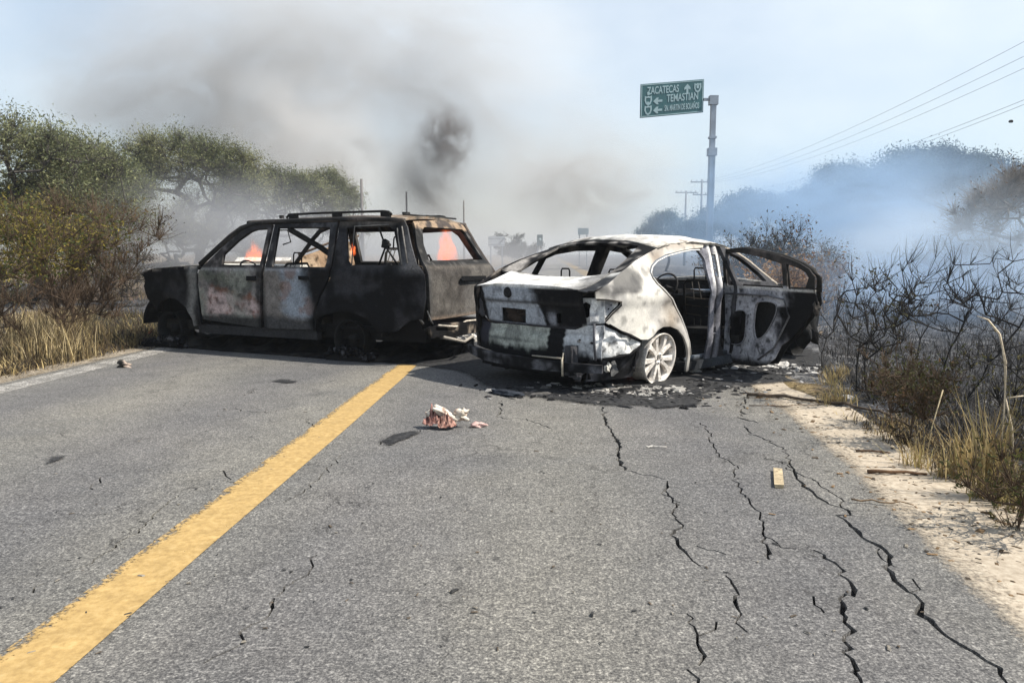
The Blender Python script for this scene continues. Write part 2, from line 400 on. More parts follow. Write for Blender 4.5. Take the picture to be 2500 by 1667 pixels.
c5(.010, [(-40, 1240), (0, 1340), (25, 1420), (10, 1485)]); c5(.006, [(10, 1345), (60, 1325), (95, 1280)])
c5(.005, [(20, 350), (70, 400), (65, 440), (110, 500), (180, 550)]); c5(.005, [(420, 560), (560, 620)])
c5(.006, [(0, 925), (80, 945), (140, 965)]); c5(.005, [(555, 1160), (600, 1240)])
c5(.006, [(340, 545), (400, 530), (440, 560)])
c4(.016, [(765, 160), (762, 210), (738, 240)]); c4(.010, [(738, 240), (800, 250), (860, 248), (920, 262), (1020, 300)])
c4(.022, [(1268, 190), (1282, 260), (1310, 315), (1352, 370), (1348, 420), (1365, 470), (1375, 505)])
c4(.008, [(1375, 505), (1440, 520), (1580, 550)])
c4(.014, [(1592, 560), (1600, 620), (1640, 690), (1620, 720), (1670, 780), (1612, 830), (1660, 890), (1700, 940), (1760, 985)])
c4(.014, [(1690, 1500), (1745, 1580)]); c4(.006, [(1570, 605), (1635, 690)])
c4(.008, [(150, 385), (200, 345), (290, 330), (360, 305)])
c3(.012, [(790, 740), (740, 780), (690, 810), (640, 870), (570, 920), (515, 950)]); c3(.007, [(515, 955), (400, 1040), (350, 1060), (280, 1085)]); c3(.010, [(190, 1125), (150, 1145), (145, 1170)])
c3(.009, [(1400, 1000), (1375, 1070), (1290, 1125), (1222, 1185)]); c3(.024, [(1222, 1185), (1205, 1240)]); c3(.010, [(1205, 1240), (1160, 1290), (1065, 1345), (1078, 1380), (1020, 1420)]); c3(.006, [(1020, 1420), (900, 1480)])
c3(.010, [(1510, 560), (1460, 610), (1390, 680), (1360, 710)]); c3(.008, [(1360, 710), (1300, 750), (1250, 770)])
c3(.009, [(1345, 405), (1400, 450)]); c3(.008, [(490, 650), (455, 655), (410, 690), (412, 715)])
c3(.008, [(985, 630), (1040, 690)]); c3(.006, [(1130, 270), (1075, 300)]); c3(.008, [(985, 370), (1040, 355), (1060, 370)]); c3(.006, [(1090, 370), (1180, 375), (1290, 350)])
c3(.009, [(330, 1235), (318, 1270), (335, 1300)]); c3(.006, [(290, 1245), (235, 1290)])
cracks = []
rc = random.Random(3)
for w_, pts in CR:
    P = []
    for a, b in zip(pts, pts[1:]):
        n = max(1, int((b - a).length / .035))
        for i in range(n):
            q = a.lerp(b, i / n); am = .012 if i else .004
            P.append(q + Vector((rc.gauss(0, am), rc.gauss(0, am), 0)))
    P.append(pts[-1]); m = len(P); Lf = []; Rt = []
    for i, q in enumerate(P):
        d = (P[min(i + 1, m - 1)] - P[max(i - 1, 0)]); d.normalize(); nn_ = Vector((-d.y, d.x, 0))
        ww = w_ * .5 * (.55 + .9 * abs(noise.noise(Vector((q.x * 6, q.y * 6, 3)))) * 2) * min(1, .5 + i / 3, .5 + (m - 1 - i) / 3)
        ww = min(max(ww, .0032 + .0004 * q.y), .024)
        Lf.append((q + nn_ * ww).to_2d()); Rt.append((q - nn_ * ww).to_2d())
    cracks.append(Lf + Rt[::-1])
def rough_edge(u, v0, v1, step, amp, sd):
    n = int(abs(v1 - v0) / step); return [Vector(road_pt(u + amp * noise.noise(Vector((v0 + (v1 - v0) * i / n * 1.0, sd, 0))) + amp * .5 * noise.noise(Vector(((v0 + (v1 - v0) * i / n) * 5, sd, 2))), v0 + (v1 - v0) * i / n)) for i in range(n + 1)]
outl = rough_edge(E_R, -3, 30, .12, .06, 1) + [Vector(road_pt(E_R, 420)), Vector(road_pt(E_L, 420))] + rough_edge(E_L, 40, -3, .15, .07, 5)
pts = []; eds = []
for L_ in [outl] + cracks:
    n0 = len(pts); pts += L_; eds += [(n0 + i, n0 + (i + 1) % len(L_)) for i in range(len(L_))]
for u in np.arange(E_L + .5, E_R - .3, .8):
    for v in np.arange(0, 30, .8): pts.append(Vector(road_pt(u, v)))
r = geometry.delaunay_2d_cdt(pts, eds, [], 0, 1e-4); vo, fo = r[0], r[2]
cen = np.array([[sum(vo[i][k_] for i in f_) / 3 for k_ in (0, 1)] for f_ in fo]); keep = inpoly(cen, outl)
for c_ in cracks:
    a = np.array([tuple(q) for q in c_]); lo, hi = a.min(0), a.max(0)
    s_ = (cen[:, 0] > lo[0]) & (cen[:, 0] < hi[0]) & (cen[:, 1] > lo[1]) & (cen[:, 1] < hi[1])
    ii = np.nonzero(s_)[0]
    if len(ii): keep[ii[inpoly(cen[ii], a)]] = False
fs = []
for f_, q in zip(fo, keep):
    if q:
        a, b, c_ = [vo[i] for i in f_]; ar = (b - a).cross(c_ - a)
        fs.append(tuple(f_) if ar > 0 else tuple(f_[::-1]))
ed = {(f_[i], f_[(i + 1) % 3]) for f_ in fs for i in range(3)}
V = [(v[0], v[1], 0) for v in vo]; nV = len(V); V += [(v[0], v[1], -.03) for v in vo]
walls = [(b, a, a + nV, b + nV) for a, b in ed if (b, a) not in ed]
rd = link_mesh('road', np.array(V), fs + walls, M_ASPH); tag(rd, kind='structure')
rb = MB(); q = [road_pt(E_L + .05, -3), road_pt(E_R - .05, -3), road_pt(E_R - .05, 40), road_pt(E_L + .05, 40)]
rb.add([(x, y, -.028) for x, y in q], [(0, 1, 2, 3)])
tag(rb.build('road_base', plain('tar_base', (.016, .015, .014), .95)), kind='structure')

def strip(name, A, B, mat, z, n=60, alpha=lambda s, t: 1.0, cols=8):
    """sheet between two polylines A and B, alpha(s along, t across)"""
    def res(P):
        P = [Vector(p) for p in P]; d = [0]
        for a, b in zip(P, P[1:]): d.append(d[-1] + (b - a).length)
        return [Vector([float(np.interp(d[-1] * i / n, d, [p[k_] for p in P])) for k_ in (0, 1)]) for i in range(n + 1)]
    a, b = res(A), res(B); V = []; T_ = []; Fc = []
    for i in range(n + 1):
        for j in range(cols + 1):
            p_ = a[i].lerp(b[i], j / cols); V.append((p_.x, p_.y, z)); al = alpha(i / n, j / cols); T_.append((al, al, al))
    for i in range(n):
        for j in range(cols): q_ = i * (cols + 1) + j; Fc.append((q_, q_ + 1, q_ + cols + 2, q_ + cols + 1))
    o = link_mesh(name, np.array(V), Fc, mat, tone=np.array(T_)); tag(o, kind='structure'); return o
gg = lambda L_: [g(*p_).to_2d() for p_ in L_]
M_YEL = worn('yellow_paint', [(.29, .19, .075), (.38, .255, .10), (.46, .32, .14)], (.39, .50), 5, hsn=9)
yl = gg([(-560, 2000), (-60, 1642), (0, 1598), (425, 1287), (850, 976), (957, 900), (1010, 868)]); yr_ = gg([(-250, 2000), (133, 1667), (500, 1345), (850, 1043), (990, 918), (1030, 880)])
strip('centre_line', yl, yr_, M_YEL, .004, 120, lambda s_, t: (.42 + .30 * sm(0, .45, t)) * (1 - .5 * sm(.93, 1, s_)) - .20 * sm(.9, 1, t), 14)
M_WHT = worn('edge_paint', [(.26, .25, .23), (.40, .38, .35), (.50, .48, .45)], (.42, .60), 5)
strip('edge_line', [road_pt(lat(213, 908), v) for v in (0, 8, 16, 30, 60)], [road_pt(lat(213, 893), v) for v in (0, 8, 16, 30, 60)], M_WHT, .004, 90, lambda s_, t: .50, 4)
M_SAND = worn('sand', [(.28, .23, .17), (.39, .33, .255), (.48, .42, .33)], (.36, .66), 3, .95)
si = gg([(2560, 1830), (2380, 1560), (2190, 1365), (2060, 1215), (1930, 1058), (1825, 975), (1760, 925), (1690, 880)]); so_ = gg([(3180, 1800), (2780, 1430), (2560, 1290), (2370, 1160), (2235, 1105), (2110, 1018), (2000, 945), (1915, 905)])
def a_sand(s_, t):
    tr = .32 * math.exp(-((t - .38) / .07) ** 2); return .06 + .90 * sm(0, .50, t) - .2 * sm(.93, 1, t) - tr * .6
strip('sand_shoulder', si, so_, M_SAND, .004, 90, a_sand, 22)
strip('sand_drift', [road_pt(E_L - .35, v) for v in (2, 10, 30)], [road_pt(E_L + .22, v) for v in (2, 10, 30)], M_SAND, .0075, 60, lambda s_, t: .52 * sm(0, .2, t) * sm(1, .6, t), 6)
# burnt stains on the asphalt
M_SOOT = worn('soot_stain', [(.010, .010, .011), (.022, .022, .023), (.06, .06, .06)], (.40, .62), 4, .9)
def stain(name, poly, z, core=.9, mat=M_SOOT, feather=.35):
    A = np.array([tuple(p_) for p_ in poly]); lo, hi = A.min(0) - feather, A.max(0) + feather; st = .08
    gx = np.arange(lo[0], hi[0], st); gy = np.arange(lo[1], hi[1], st); GX, GY = np.meshgrid(gx, gy); P = np.stack([GX.ravel(), GY.ravel()], -1)
    ins = inpoly(P, A); dd = np.full(len(P), 9.)
    for i in range(len(A)):
        a, b = A[i], A[(i + 1) % len(A)]; t = np.clip(((P - a) @ (b - a)) / ((b - a) @ (b - a)), 0, 1); dd = np.minimum(dd, np.linalg.norm(P - a - t[:, None] * (b - a), axis=1))
    sd = np.where(ins, dd, -dd); al = core * np.clip((sd + feather * .55) / feather, 0, 1)
    n0, n1_ = GX.shape; ix = np.arange(n0 * n1_).reshape(n0, n1_); Fc = np.stack([ix[:-1, :-1], ix[:-1, 1:], ix[1:, 1:], ix[1:, :-1]], -1).reshape(-1, 4)
    Fc = Fc[(al[Fc] > 0).any(1)]
    o = link_mesh(name, np.stack([P[:, 0], P[:, 1], np.full(len(P), z)], -1), Fc, mat, tone=np.repeat(al[:, None], 3, 1)); tag(o, kind='structure')
stain('soot_stain', gg([(380, 838), (520, 845), (700, 856), (900, 880), (1120, 905), (1200, 950), (1330, 975), (1480, 992), (1640, 990), (1760, 950), (1900, 935), (2010, 930), (2040, 880), (1900, 820), (1500, 790), (1100, 770), (700, 765), (420, 790)]), .0085, .86)
stain('soot_stain', gg([(1560, 975), (1700, 965), (1720, 990), (1600, 1002)]), .0125, .7, feather=.15)
stain('soot_stain', gg([(925, 1080), (960, 1062), (1010, 1052), (1035, 1058), (990, 1075), (940, 1095)]), .0085, .78, feather=.07)
for pl in ([(655, 932), (690, 925), (735, 932), (700, 940)], [(592, 965), (615, 950), (640, 945), (625, 962)], [(100, 1122), (130, 1112), (168, 1112), (140, 1132), (110, 1135)], [(550, 1140), (580, 1130), (596, 1138), (570, 1148)], [(572, 1088), (600, 1080), (612, 1086), (590, 1094)]):
    stain('oil_spot', gg(pl), .0085, .66, feather=.06)

# ================================================================== burnt sedan
S = empty('burnt_sedan', (.87, 7.6, 0), .77, 'burnt-out pale sedan with ash-white roof and boot, its rear door hanging open', 'car')
BLK = (.007, .007, .008); CHR = (.028, .027, .027); ASH = (.62, .61, .58); STEEL = (.30, .32, .35); RUST = (.16, .085, .05); TAN = (.36, .27, .19)
zr = interp([(-1.1, .895), (-.97, .905), (-.84, .955), (-.63, 1.065), (-.36, 1.165), (-.15, 1.225), (.02, 1.27), (.23, 1.315), (.61, 1.34), (1.0, 1.335), (1.3, 1.30), (1.53, 1.235), (1.7, 1.15), (1.85, 1.05), (2.0, .95), (2.15, .88), (2.5, .84), (2.8, .79), (3.4, .68), (3.6, .58)])
T0 = interp([(-1.15, .90), (-1.06, .945), (-.62, .995), (-.5, 1.03), (-.2, 1.22), (.02, 1.355), (.15, 1.395), (.5, 1.42), (1.0, 1.42), (1.3, 1.38), (1.6, 1.24), (2.15, .93), (2.6, .89), (3.4, .76), (3.65, .62)])
def sW(x, z):
    w_ = .885
    if z > .92: w_ -= (z - .92) * .52
    elif z > .74: w_ += .018 * math.sin((z - .74) / .18 * math.pi)
    if z < .35: w_ -= (.35 - z) * .15
    if x < -.45: w_ -= ((-.45 - x) / .6) ** 2 * .15
    if x > 2.9: w_ -= ((x - 2.9) / .9) ** 2 * .2
    for cx in (-.05, 2.78):
        d = math.hypot(x - cx, z - .22); w_ += .022 * math.exp(-((d - .36) / .06) ** 2)
    return w_
def sT(x, y):
    ye = sW(x, zr(x)); a = min(1, abs(y) / ye); return zr(x) + (T0(x) - zr(x)) * (1 - a ** 2.6)
def sX(y, z): return -1.075 + .15 * (abs(y) / .84) ** 3 + .05 * sm(.80, .5, z) * sm(.8, .76, z) + (.02 if z < .765 else 0)
def side(sg): return lambda x, z: (x, sg * sW(x, z), z)
def q_tone(x, y, z):
    n = nz3(x, y, z, 4, 2); n2 = nz3(x, y, z, 11, 6)
    c = mixc((.46, .44, .41), (.66, .63, .57), sm(-.4, .25, n + .35 * math.cos((x + .45) * 5)))
    c = mixc(c, (.20, .15, .105), .85 * sm(.26, .02, abs(x + .12 - .35 * (z - .9)) + n * .06) * sm(.86, 1.05, z) * sm(1.34, 1.2, z))       # brown scorch on the C pillar
    c = mixc(c, (.22, .165, .115), .85 * sm(.20, .0, math.hypot(x - .02, (z - .62) * .8) - .02 + n * .05))                                        # above the wheel arch
    c = mixc(c, CHR, .85 * sm(.26, .14, math.hypot(x + .60, (z - 1.03) * 1.6) + n * .14))                                                # soot by the window base
    c = mixc(c, BLK, sm(-.80, -.90, x + n * .10) * sm(.80, .92, z) )
    c = mixc(c, (.30, .24, .18), .7 * sm(1.22, 1.31, z) * sm(-.3, .3, x))
    c = mixc(c, CHR, .8 * sm(.10, .0, z - .05)); c = mixc(c, CHR, .5 * sm(.25, .5, n2) )
    return c
quarter = [(-.97, .90), (-.84, .955), (-.63, 1.065), (-.36, 1.165), (-.15, 1.225), (.02, 1.27), (.23, 1.315), (.61, 1.34), (.92, 1.337), (.86, 1.285), (.65, 1.275), (.45, 1.255), (.14, 1.215), (-.06, 1.165), (-.18, 1.11), (-.23, 1.06), (-.235, 1.0), (-.20, .94), (-.11, .87), (.01, .79), (.1, .70), (.19, .60), (.27, .48), (.34, .35), (.41, .22), (.42, .06), (.375, .06), (.345, .22), (.29, .33), (.22, .43), (.13, .50), (0, .54), (-.12, .545), (-.21, .52), (-.28, .47), (-.36, .445), (-.44, .45), (-.58, .51), (-.76, .57), (-.87, .63), (-.79, .71), (-.715, .77), (-.715, .80), (-.87, .825), (-.97, .835)]
m = MB(q_tone); m.panel(quarter, side(-1), grid=.028, thick=.02, flip=False)
m.panel([(-1.06, -.66), (-1.03, -.80), (-.9, -.84), (-.62, -.79), (-.60, -.66)], lambda x, y: (x, max(y, -sW(x, zr(x))), sT(x, max(y, -sW(x, zr(x)))) - .004), grid=.03, thick=.01, tone=lambda x, y, z: mixc(BLK, (.5, .49, .46), sm(-.85, -.6, x + .3 * nz3(x, y, z, 5))))
m.tube([(x, -sW(x, z) + .012, z) for x, z in [(.80, 1.262), (.64, 1.258), (.45, 1.238), (.16, 1.197), (-.03, 1.15), (-.14, 1.10), (-.19, 1.055), (-.195, 1.0), (-.16, .945), (-.08, .885), (.04, .80), (.13, .71), (.22, .61), (.30, .49), (.37, .36), (.435, .23)]], .007, 5, (.72, .70, .66))
m.build('quarter_panel', M_SCO, S, 'scorched pale rear quarter panel')
# left side: doors and quarter in one, seen from behind through the windows
m = MB(lambda x, y, z: mixc(BLK, (.16, .14, .12), sm(0, .5, nz3(x, y, z, 5, 3))))
m.panel([(-1.0, .90), (-.84, .955), (-.63, 1.065), (-.36, 1.165), (-.15, 1.225), (.02, 1.27), (.23, 1.315), (.61, 1.34), (1.0, 1.335), (1.3, 1.30), (1.53, 1.235), (1.7, 1.15), (1.85, 1.05), (2.0, .95), (2.15, .88), (2.3, .86), (2.3, .2), (.45, .2), (.36, .36), (.2, .52), (-.05, .58), (-.3, .5), (-.45, .36), (-.5, .2), (-.95, .3)], side(1), holes=[[(-.32, .97), (-.34, 1.03), (-.12, 1.15), (-.06, 1.16), (-.11, .96)], [(-.04, .96), (.01, 1.18), (.14, 1.225), (.45, 1.265), (.83, 1.27), (.86, .95)], [(1.07, .95), (1.06, 1.27), (1.3, 1.245), (1.5, 1.17), (1.66, 1.06), (1.78, .95)]], grid=.05, thick=.03, flip=True)
m.build('left_side', M_CHAR, S)
m = MB(lambda x, y, z: mixc(BLK, (.30, .28, .26), sm(-.1, .4, nz3(x, y, z, 6, 3))))
m.panel([(.02, -.545), (.02, .545), (-.12, .56), (-.3, .58), (-.56, .60), (-.56, -.60), (-.3, -.58), (-.12, -.56)][::1] if False else [(.06, -.70), (.06, .70), (-.2, .745), (-.4, .78), (-.62, .80), (-.62, -.80), (-.4, -.78), (-.2, -.745)],
        lambda x, y: (x, max(-sW(x, zr(x)) + .004, min(sW(x, zr(x)) - .004, y)), sT(x, max(-sW(x, zr(x)), min(sW(x, zr(x)), y))) - .006), holes=[[(-.01, -.52), (-.01, .52), (-.3, .58), (-.55, .60), (-.57, 0), (-.55, -.60), (-.3, -.58)]], grid=.04, thick=.02)
m.build('rear_window_frame', M_CHAR, S)
def roof_t(x, y, z):
    n = nz3(x, y, z, 3.3, 1); n2 = nz3(x, y, z, 13, 7)
    c = mixc((.60, .59, .56), (.40, .38, .35), sm(-.15, .35, n)); c = mixc(c, CHR, sm(.24, .0, x + .14 * n2 + .05) * .9); c = mixc(c, RUST, .8 * sm(.5, .68, nz3(x, y, z, 7, 19)))
    return mixc(c, (.45, .40, .33), .6 * sm(-.5, -.68, y))
m = MB(roof_t)
m.panel([(.03, -.76), (.03, .76), (1.34, .76), (1.34, -.76)], lambda x, y: (x, max(-sW(x, zr(x)) - .006, min(sW(x, zr(x)) + .006, y)), sT(x, max(-sW(x, zr(x)), min(sW(x, zr(x)), y))) + .004 + .012 * nz3(x, y, 0, 3.5, 2)), grid=.035, thick=.02)
m.build('roof', M_CHAR, S, 'ash-white roof')
m = MB(CHR)   # A pillars, windscreen frame
for sg in (-1, 1):
    P = [(x, sg * (sW(x, zr(x)) - .02), zr(x) - .02) for x in (1.30, 1.53, 1.7, 1.85, 2.02, 2.12)]; m.tube(P, .032, 6, (.38, .33, .27) if sg < 0 else CHR)
m.tube([(1.33, y, T0(1.33) - .02 - .05 * (abs(y) / .6) ** 2) for y in np.linspace(-.62, .62, 7)], .025, 6)
m.tube([(2.15, y, .93 - .05 * (abs(y) / .7) ** 2) for y in np.linspace(-.72, .72, 7)], .03, 6, (.3, .29, .27))
m.build('windscreen_frame', M_CHAR, S)
def hood_t(x, y, z): return mixc((.60, .58, .54), CHR, sm(-.1, .45, nz3(x, y, z, 4, 2)))
m = MB(hood_t); m.panel([(2.2, -.74), (2.2, .74), (3.4, .68), (3.6, .5), (3.66, 0), (3.6, -.5), (3.4, -.68)], lambda x, y: (x, y, sT(x, y) + .01), grid=.06); m.build('bonnet', M_CHAR, S)
for sg in (-1, 1):
    m = MB(lambda x, y, z: mixc(BLK, (.4, .38, .34), sm(.78, .9, z + .1 * nz3(x, y, z, 4)))); m.panel([(2.28, .86), (2.5, .84), (2.8, .79), (3.4, .68), (3.58, .56), (3.5, .3), (3.2, .22), (3.12, .40), (2.95, .55), (2.78, .59), (2.6, .55), (2.45, .42), (2.4, .2), (2.28, .2)], side(sg), grid=.05, thick=.02, flip=sg > 0); m.build('front_fender', M_CHAR, S)
# front right door
m = MB(lambda x, y, z: mixc((.06, .06, .065), BLK, sm(-.2, .3, nz3(x, y, z, 4, 2))))
m.panel([(1.24, .16), (1.20, .6), (1.22, .93), (1.20, 1.30), (1.3, 1.29), (1.53, 1.225), (1.7, 1.14), (1.85, 1.04), (2.0, .94), (2.12, .87), (2.25, .85), (2.27, .45), (2.22, .16)], lambda x, z: (x, -sW(x, z) - .002, z), holes=[[(1.28, .93), (1.27, 1.245), (1.34, 1.24), (1.5, 1.19), (1.66, 1.10), (1.82, .99), (1.89, .92)]], grid=.04, thick=.04)
m.build('front_door', M_CHAR, S)
# B pillar and sill
def bp2(x, y, z):
    u = x - .86 - .20 * sm(.80, 1.38, z); c = mixc(mixc((.24, .24, .27), (.13, .13, .15), sm(-.2, .4, nz3(x, y, z, 6, 3))), (.03, .03, .033), .9 * sm(.03, .012, abs(u - .02))); c = mixc(c, (.70, .68, .65), sm(.80, 1.0, z) * sm(.030, .012, abs(abs(u - .02) - .065))); return mixc(c, CHR, .9 * sm(.12, .16, u))
m = MB(bp2)
m.panel([(.76, .10), (.775, .6), (.775, .9), (.82, 1.04), (.83, 1.15), (.80, 1.30), (.92, 1.335), (1.28, 1.30), (1.17, 1.18), (1.08, 1.03), (1.02, .9), (1.0, .57), (1.02, .3), (1.12, .10)], lambda x, z: (x, -sW(x, z) + .03 + .013 * math.cos((x - .88 - .20 * sm(.80, 1.38, z)) * 48), z), holes=[[(.86, .40), (.85, .47), (.90, .48), (.91, .41)], [(.85, .60), (.85, .66), (.90, .66), (.90, .60)], [(.97, .98), (1.03, 1.1), (1.09, 1.22), (1.04, 1.22), (.97, 1.08), (.94, .98)]], grid=.022, thick=.03)
m.build('centre_pillar', M_CHAR, S)
m = MB(lambda x, y, z: mixc(BLK, (.22, .25, .29), sm(0, .4, nz3(x, y, z, 9, 3)))); m.box(.40, 2.3, -.84, -.70, .06, .15, jig=.004); m.box(.44, 2.2, -.78, -.72, .15, .19); m.box(.6, 2.2, .70, .84, .06, .16); m.build('sill', M_CHAR, S)
# boot lid
def lid_t(x, y, z):
    n = nz3(x, y, z, 5, 4); n2 = nz3(x, y, z, 14, 4)
    if z > .915 or x > -.95:
        c = mixc((.68, .67, .65), (.46, .45, .42), sm(-.1, .5, n)); return mixc(c, CHR, sm(.62, .52, abs(x + .0) + .10 * n2) * .9 * (1 if x > -.7 else 0) + .7 * sm(-.40, -.58, y + .15 * n) )
    bl = (.34, .37, .42)
    e = y + .12 + .55 * (.93 - z) * .6
    c = mixc(BLK, bl, sm(-.06, .06, e + .06 * n)); c = mixc(c, CHR, .8 * sm(.03, .008, abs(z - .772)))
    if z < .76:
        d = -.20 - .25 * (.74 - z)
        c = mixc(BLK, (.36, .39, .44), sm(-.02, .02, y - d + .03 * n)) if y > -.24 else mixc(BLK, (.22, .23, .26), sm(.07, .02, math.hypot(y + .33, (z - .64) * .8) + .03 * n))
        c = mixc(c, (.03, .03, .035), sm(.585, .565, z))
    if y > .56: c = mixc(c, BLK, sm(.56, .60, y + .04 * n))
    return mixc(c, CHR, .5 * sm(.25, .5, n2))
m = MB(lid_t)
m.panel([(-1.065, -.66), (-1.075, 0), (-1.065, .66), (-.60, .64), (-.60, -.64)], lambda x, y: (x, y, sT(x, y) + .004), grid=.03, thick=.012)
m.panel([(-.66, .775), (-.66, .93), (0, .955), (.66, .93), (.66, .60), (.55, .555), (-.55, .555), (-.66, .60)], lambda y, z: (sX(y, z) + .015 * sm(.9, .8, z), y, min(z, sT(-1.06, y) - .002)), holes=[[(.33, .715), (-.01, .71), (.02, .575), (.35, .575)], [(-.36, .60), (-.42, .60), (-.43, .70), (-.37, .69)]], grid=.024, thick=.014)
lid = m.build('boot_lid', M_CHAR, S, 'bare blue-grey boot lid with black soot on its right side')
m = MB((.009, .008, .008)); m.box(-.99, -.93, -.03, .36, .56, .73, jig=.004); m.blob((-.995, .16, .65), (.012, .13, .05), 2, (.03, .022, .018), .6, 3); m.build('plate_recess', M_CHAR, lid)
m = MB((.02, .02, .022)); m.ring((-1.078, .19, .862), (-1, 0, 0), [(.012, 0), (.014, .016), (.034, .014), (.040, .012), (.048, .016), (.052, 0)], 20); m.box(-1.095, -1.08, .185, .195, .82, .90); m.build('emblem', M_CHAR, lid)
# rear lamps (burnt out housings)
def lamp_t(x, y, z):
    n = nz3(x, y, z, 9, 4)
    return mixc(mixc((.66, .66, .65), (.30, .31, .33), sm(-.1, .4, n)), BLK, (sm(-.56, -.50, y + .06 * n + .4 * (z - .72)) if y < 0 else 1))
m = MB(lamp_t)
m.panel([(-.47, .80), (-.62, .835), (-.80, .84), (-.80, .62), (-.62, .60), (-.47, .62)], lambda y, z: (sX(y, .7) + .055, y, z), holes=[[(-.60, .68), (-.60, .78), (-.64, .80), (-.68, .78), (-.69, .69), (-.65, .66)]], grid=.024, thick=.012)
m.panel([(-.98, .635), (-.98, .83), (-.87, .825), (-.72, .80), (-.72, .77), (-.79, .71), (-.87, .635)], lambda x, z: (x, -sW(x, z) + .035, z), holes=[[(-.80, .775), (-.785, .785), (-.775, .775), (-.785, .765)], [(-.82, .74), (-.805, .75), (-.795, .74), (-.805, .73)], [(-.90, .70), (-.88, .72), (-.86, .70), (-.88, .68)], [(-.86, .765), (-.85, .775), (-.84, .765), (-.85, .755)]], grid=.018, thick=.01)
m.tube([(-.97, -sW(-.97, .83) - .004, .832), (-.87, -sW(-.87, .83) - .004, .826), (-.722, -sW(-.72, .8) - .004, .802), (-.715, -sW(-.72, .77) - .004, .772), (-.79, -sW(-.79, .71) - .004, .71), (-.868, -sW(-.87, .64) - .004, .635)], .007, 5, (.05, .045, .04))
m.build('tail_lamp_housing', M_CHAR, S, 'burnt out right tail lamp housing of bare white metal')
m = MB(BLK); m.panel([(.47, .80), (.62, .86), (.82, .86), (.80, .62), (.62, .60), (.47, .62)], lambda y, z: (sX(y, .7) + .04, y, z), grid=.04); m.blob((-.93, .70, .68), (.03, .06, .09), 2, (.05, .05, .055), .5, 2); m.build('tail_lamp_housing', M_CHAR, S, 'sooty left tail lamp housing')
# back panel under boot lid
def bp_t(x, y, z):
    n = nz3(x, y, z, 7, 8)
    if y > -.27: c = mixc((.36, .38, .34), (.20, .21, .19), sm(-.1, .4, n)); c = mixc(c, (.08, .09, .09), .8 * sm(.012, .004, abs(z - .405 - .02 * y)))
    elif y > -.46: c = BLK
    else: c = mixc((.50, .51, .52), (.22, .23, .25), sm(-.1, .4, n)); c = mixc(c, BLK, .9 * sm(.014, .005, abs(z - .53)))
    if y > .54: c = mixc(c, (.03, .03, .04), sm(.52, .57, y))
    return mixc(c, BLK, sm(.36, .31, z - .06 * n + (.0 if y < -.2 else -.02)))
m = MB(bp_t)
m.panel([(-.80, .29), (-.80, .60), (-.5, .60), (.5, .54), (.86, .56), (.86, .29), (.4, .27), (-.4, .27)], lambda y, z: (sX(y, .7) + .05 - .03 * sm(.52, .44, z), y, z), holes=[[(-.585, .455), (-.60, .47), (-.62, .465), (-.615, .44), (-.59, .44)], [(-.70, .44), (-.71, .455), (-.73, .45), (-.725, .43)]], grid=.026, thick=.014)
m.build('back_panel', M_CHAR, S)
def cnr_t(x, y, z):
    n = nz3(x, y, z, 12, 3); c = mixc((.74, .74, .72), (.40, .41, .42), sm(0, .45, n)); e = abs((z - .31) - (x + .94) * .0)
    c = mixc(c, (.34, .37, .42), .8 * sm(.50, .60, z)); return mixc(c, CHR, .7 * sm(.28, .45, nz3(x, y, z, 22, 1)))
m = MB(cnr_t); m.panel([(-.945, .305), (-.965, .595), (-.87, .598), (-.65, .500), (-.43, .425), (-.44, .395), (-.58, .335), (-.76, .32)], lambda x, z: (x, -sW(x, z) + .02 + .012 * math.sin(x * 30) * math.sin(z * 34), z), grid=.02, thick=.012, warp=.008)
m.tube([(-.95, -sW(-.95, .3) - .002, .30), (-.76, -sW(-.76, .3) - .002, .312), (-.58, -sW(-.58, .33) - .002, .328), (-.43, -.875, .395)], .011, 5, BLK)
m.tube([(-.965, -.79, .30), (-.975, -.78, .45), (-.975, -.775, .62)], .012, 5, (.10, .10, .11))
m.tube([(-.87, -.862, .612), (-.65, -.88, .512), (-.43, -.884, .437)], .008, 5, BLK)
m.build('bumper_corner', M_CHAR, S, 'bare white crumpled corner behind the rear wheel')
m = MB(lambda x, y, z: mixc(BLK, (.10, .10, .11), sm(.1, .5, nz3(x, y, z, 7))))
m.panel([(-.86, .20), (-.86, .27), (0, .29), (.92, .30), (.93, .24), (.4, .20), (-.4, .19)], lambda y, z: (-1.16 + .22 * (abs(y) / .88) ** 2.4, y, z), grid=.04, thick=.05)
m.box(-1.1, -1.0, -.62, -.55, .16, .42); m.tube([(-1.13, -.56, .36), (-1.155, -.57, .30), (-1.15, -.57, .16)], .010, 5, (.5, .45, .36)); m.tube([(-1.15, -.2, .305), (-1.155, -.56, .315)], .008, 5, (.3, .27, .22))
m.panel([(-.96, .10), (-.96, .30), (-.6, .32), (-.42, .38), (-.40, .30), (-.45, .10)], lambda x, z: (x, -sW(x, z) + .06, z), grid=.05)
m.build('bumper_beam', M_CHAR, S)
m = MB(BLK); m.box(-.95, 2.6, -.70, .70, .12, .20); m.box(-.92, -.3, -.6, .6, .10, .34); m.tube([(-.99, -.50, .18), (-.6, -.50, .17), (-.55, -.3, .17), (.6, -.2, .15)], .035, 8, (.05, .05, .05)); m.tube([(-.9, .40, .18), (-.5, .40, .18)], .10, 10, (.04, .04, .04))
m.blob((-1.0, -.62, .17), (.05, .05, .05), 2, (.10, .10, .11), .6, 4); m.blob((-.80, -.80, .22), (.03, .02, .04), 1, (.55, .53, .48), .5, 4); m.blob((-.70, -.78, .20), (.06, .02, .05), 1, (.12, .12, .12), .5, 5)
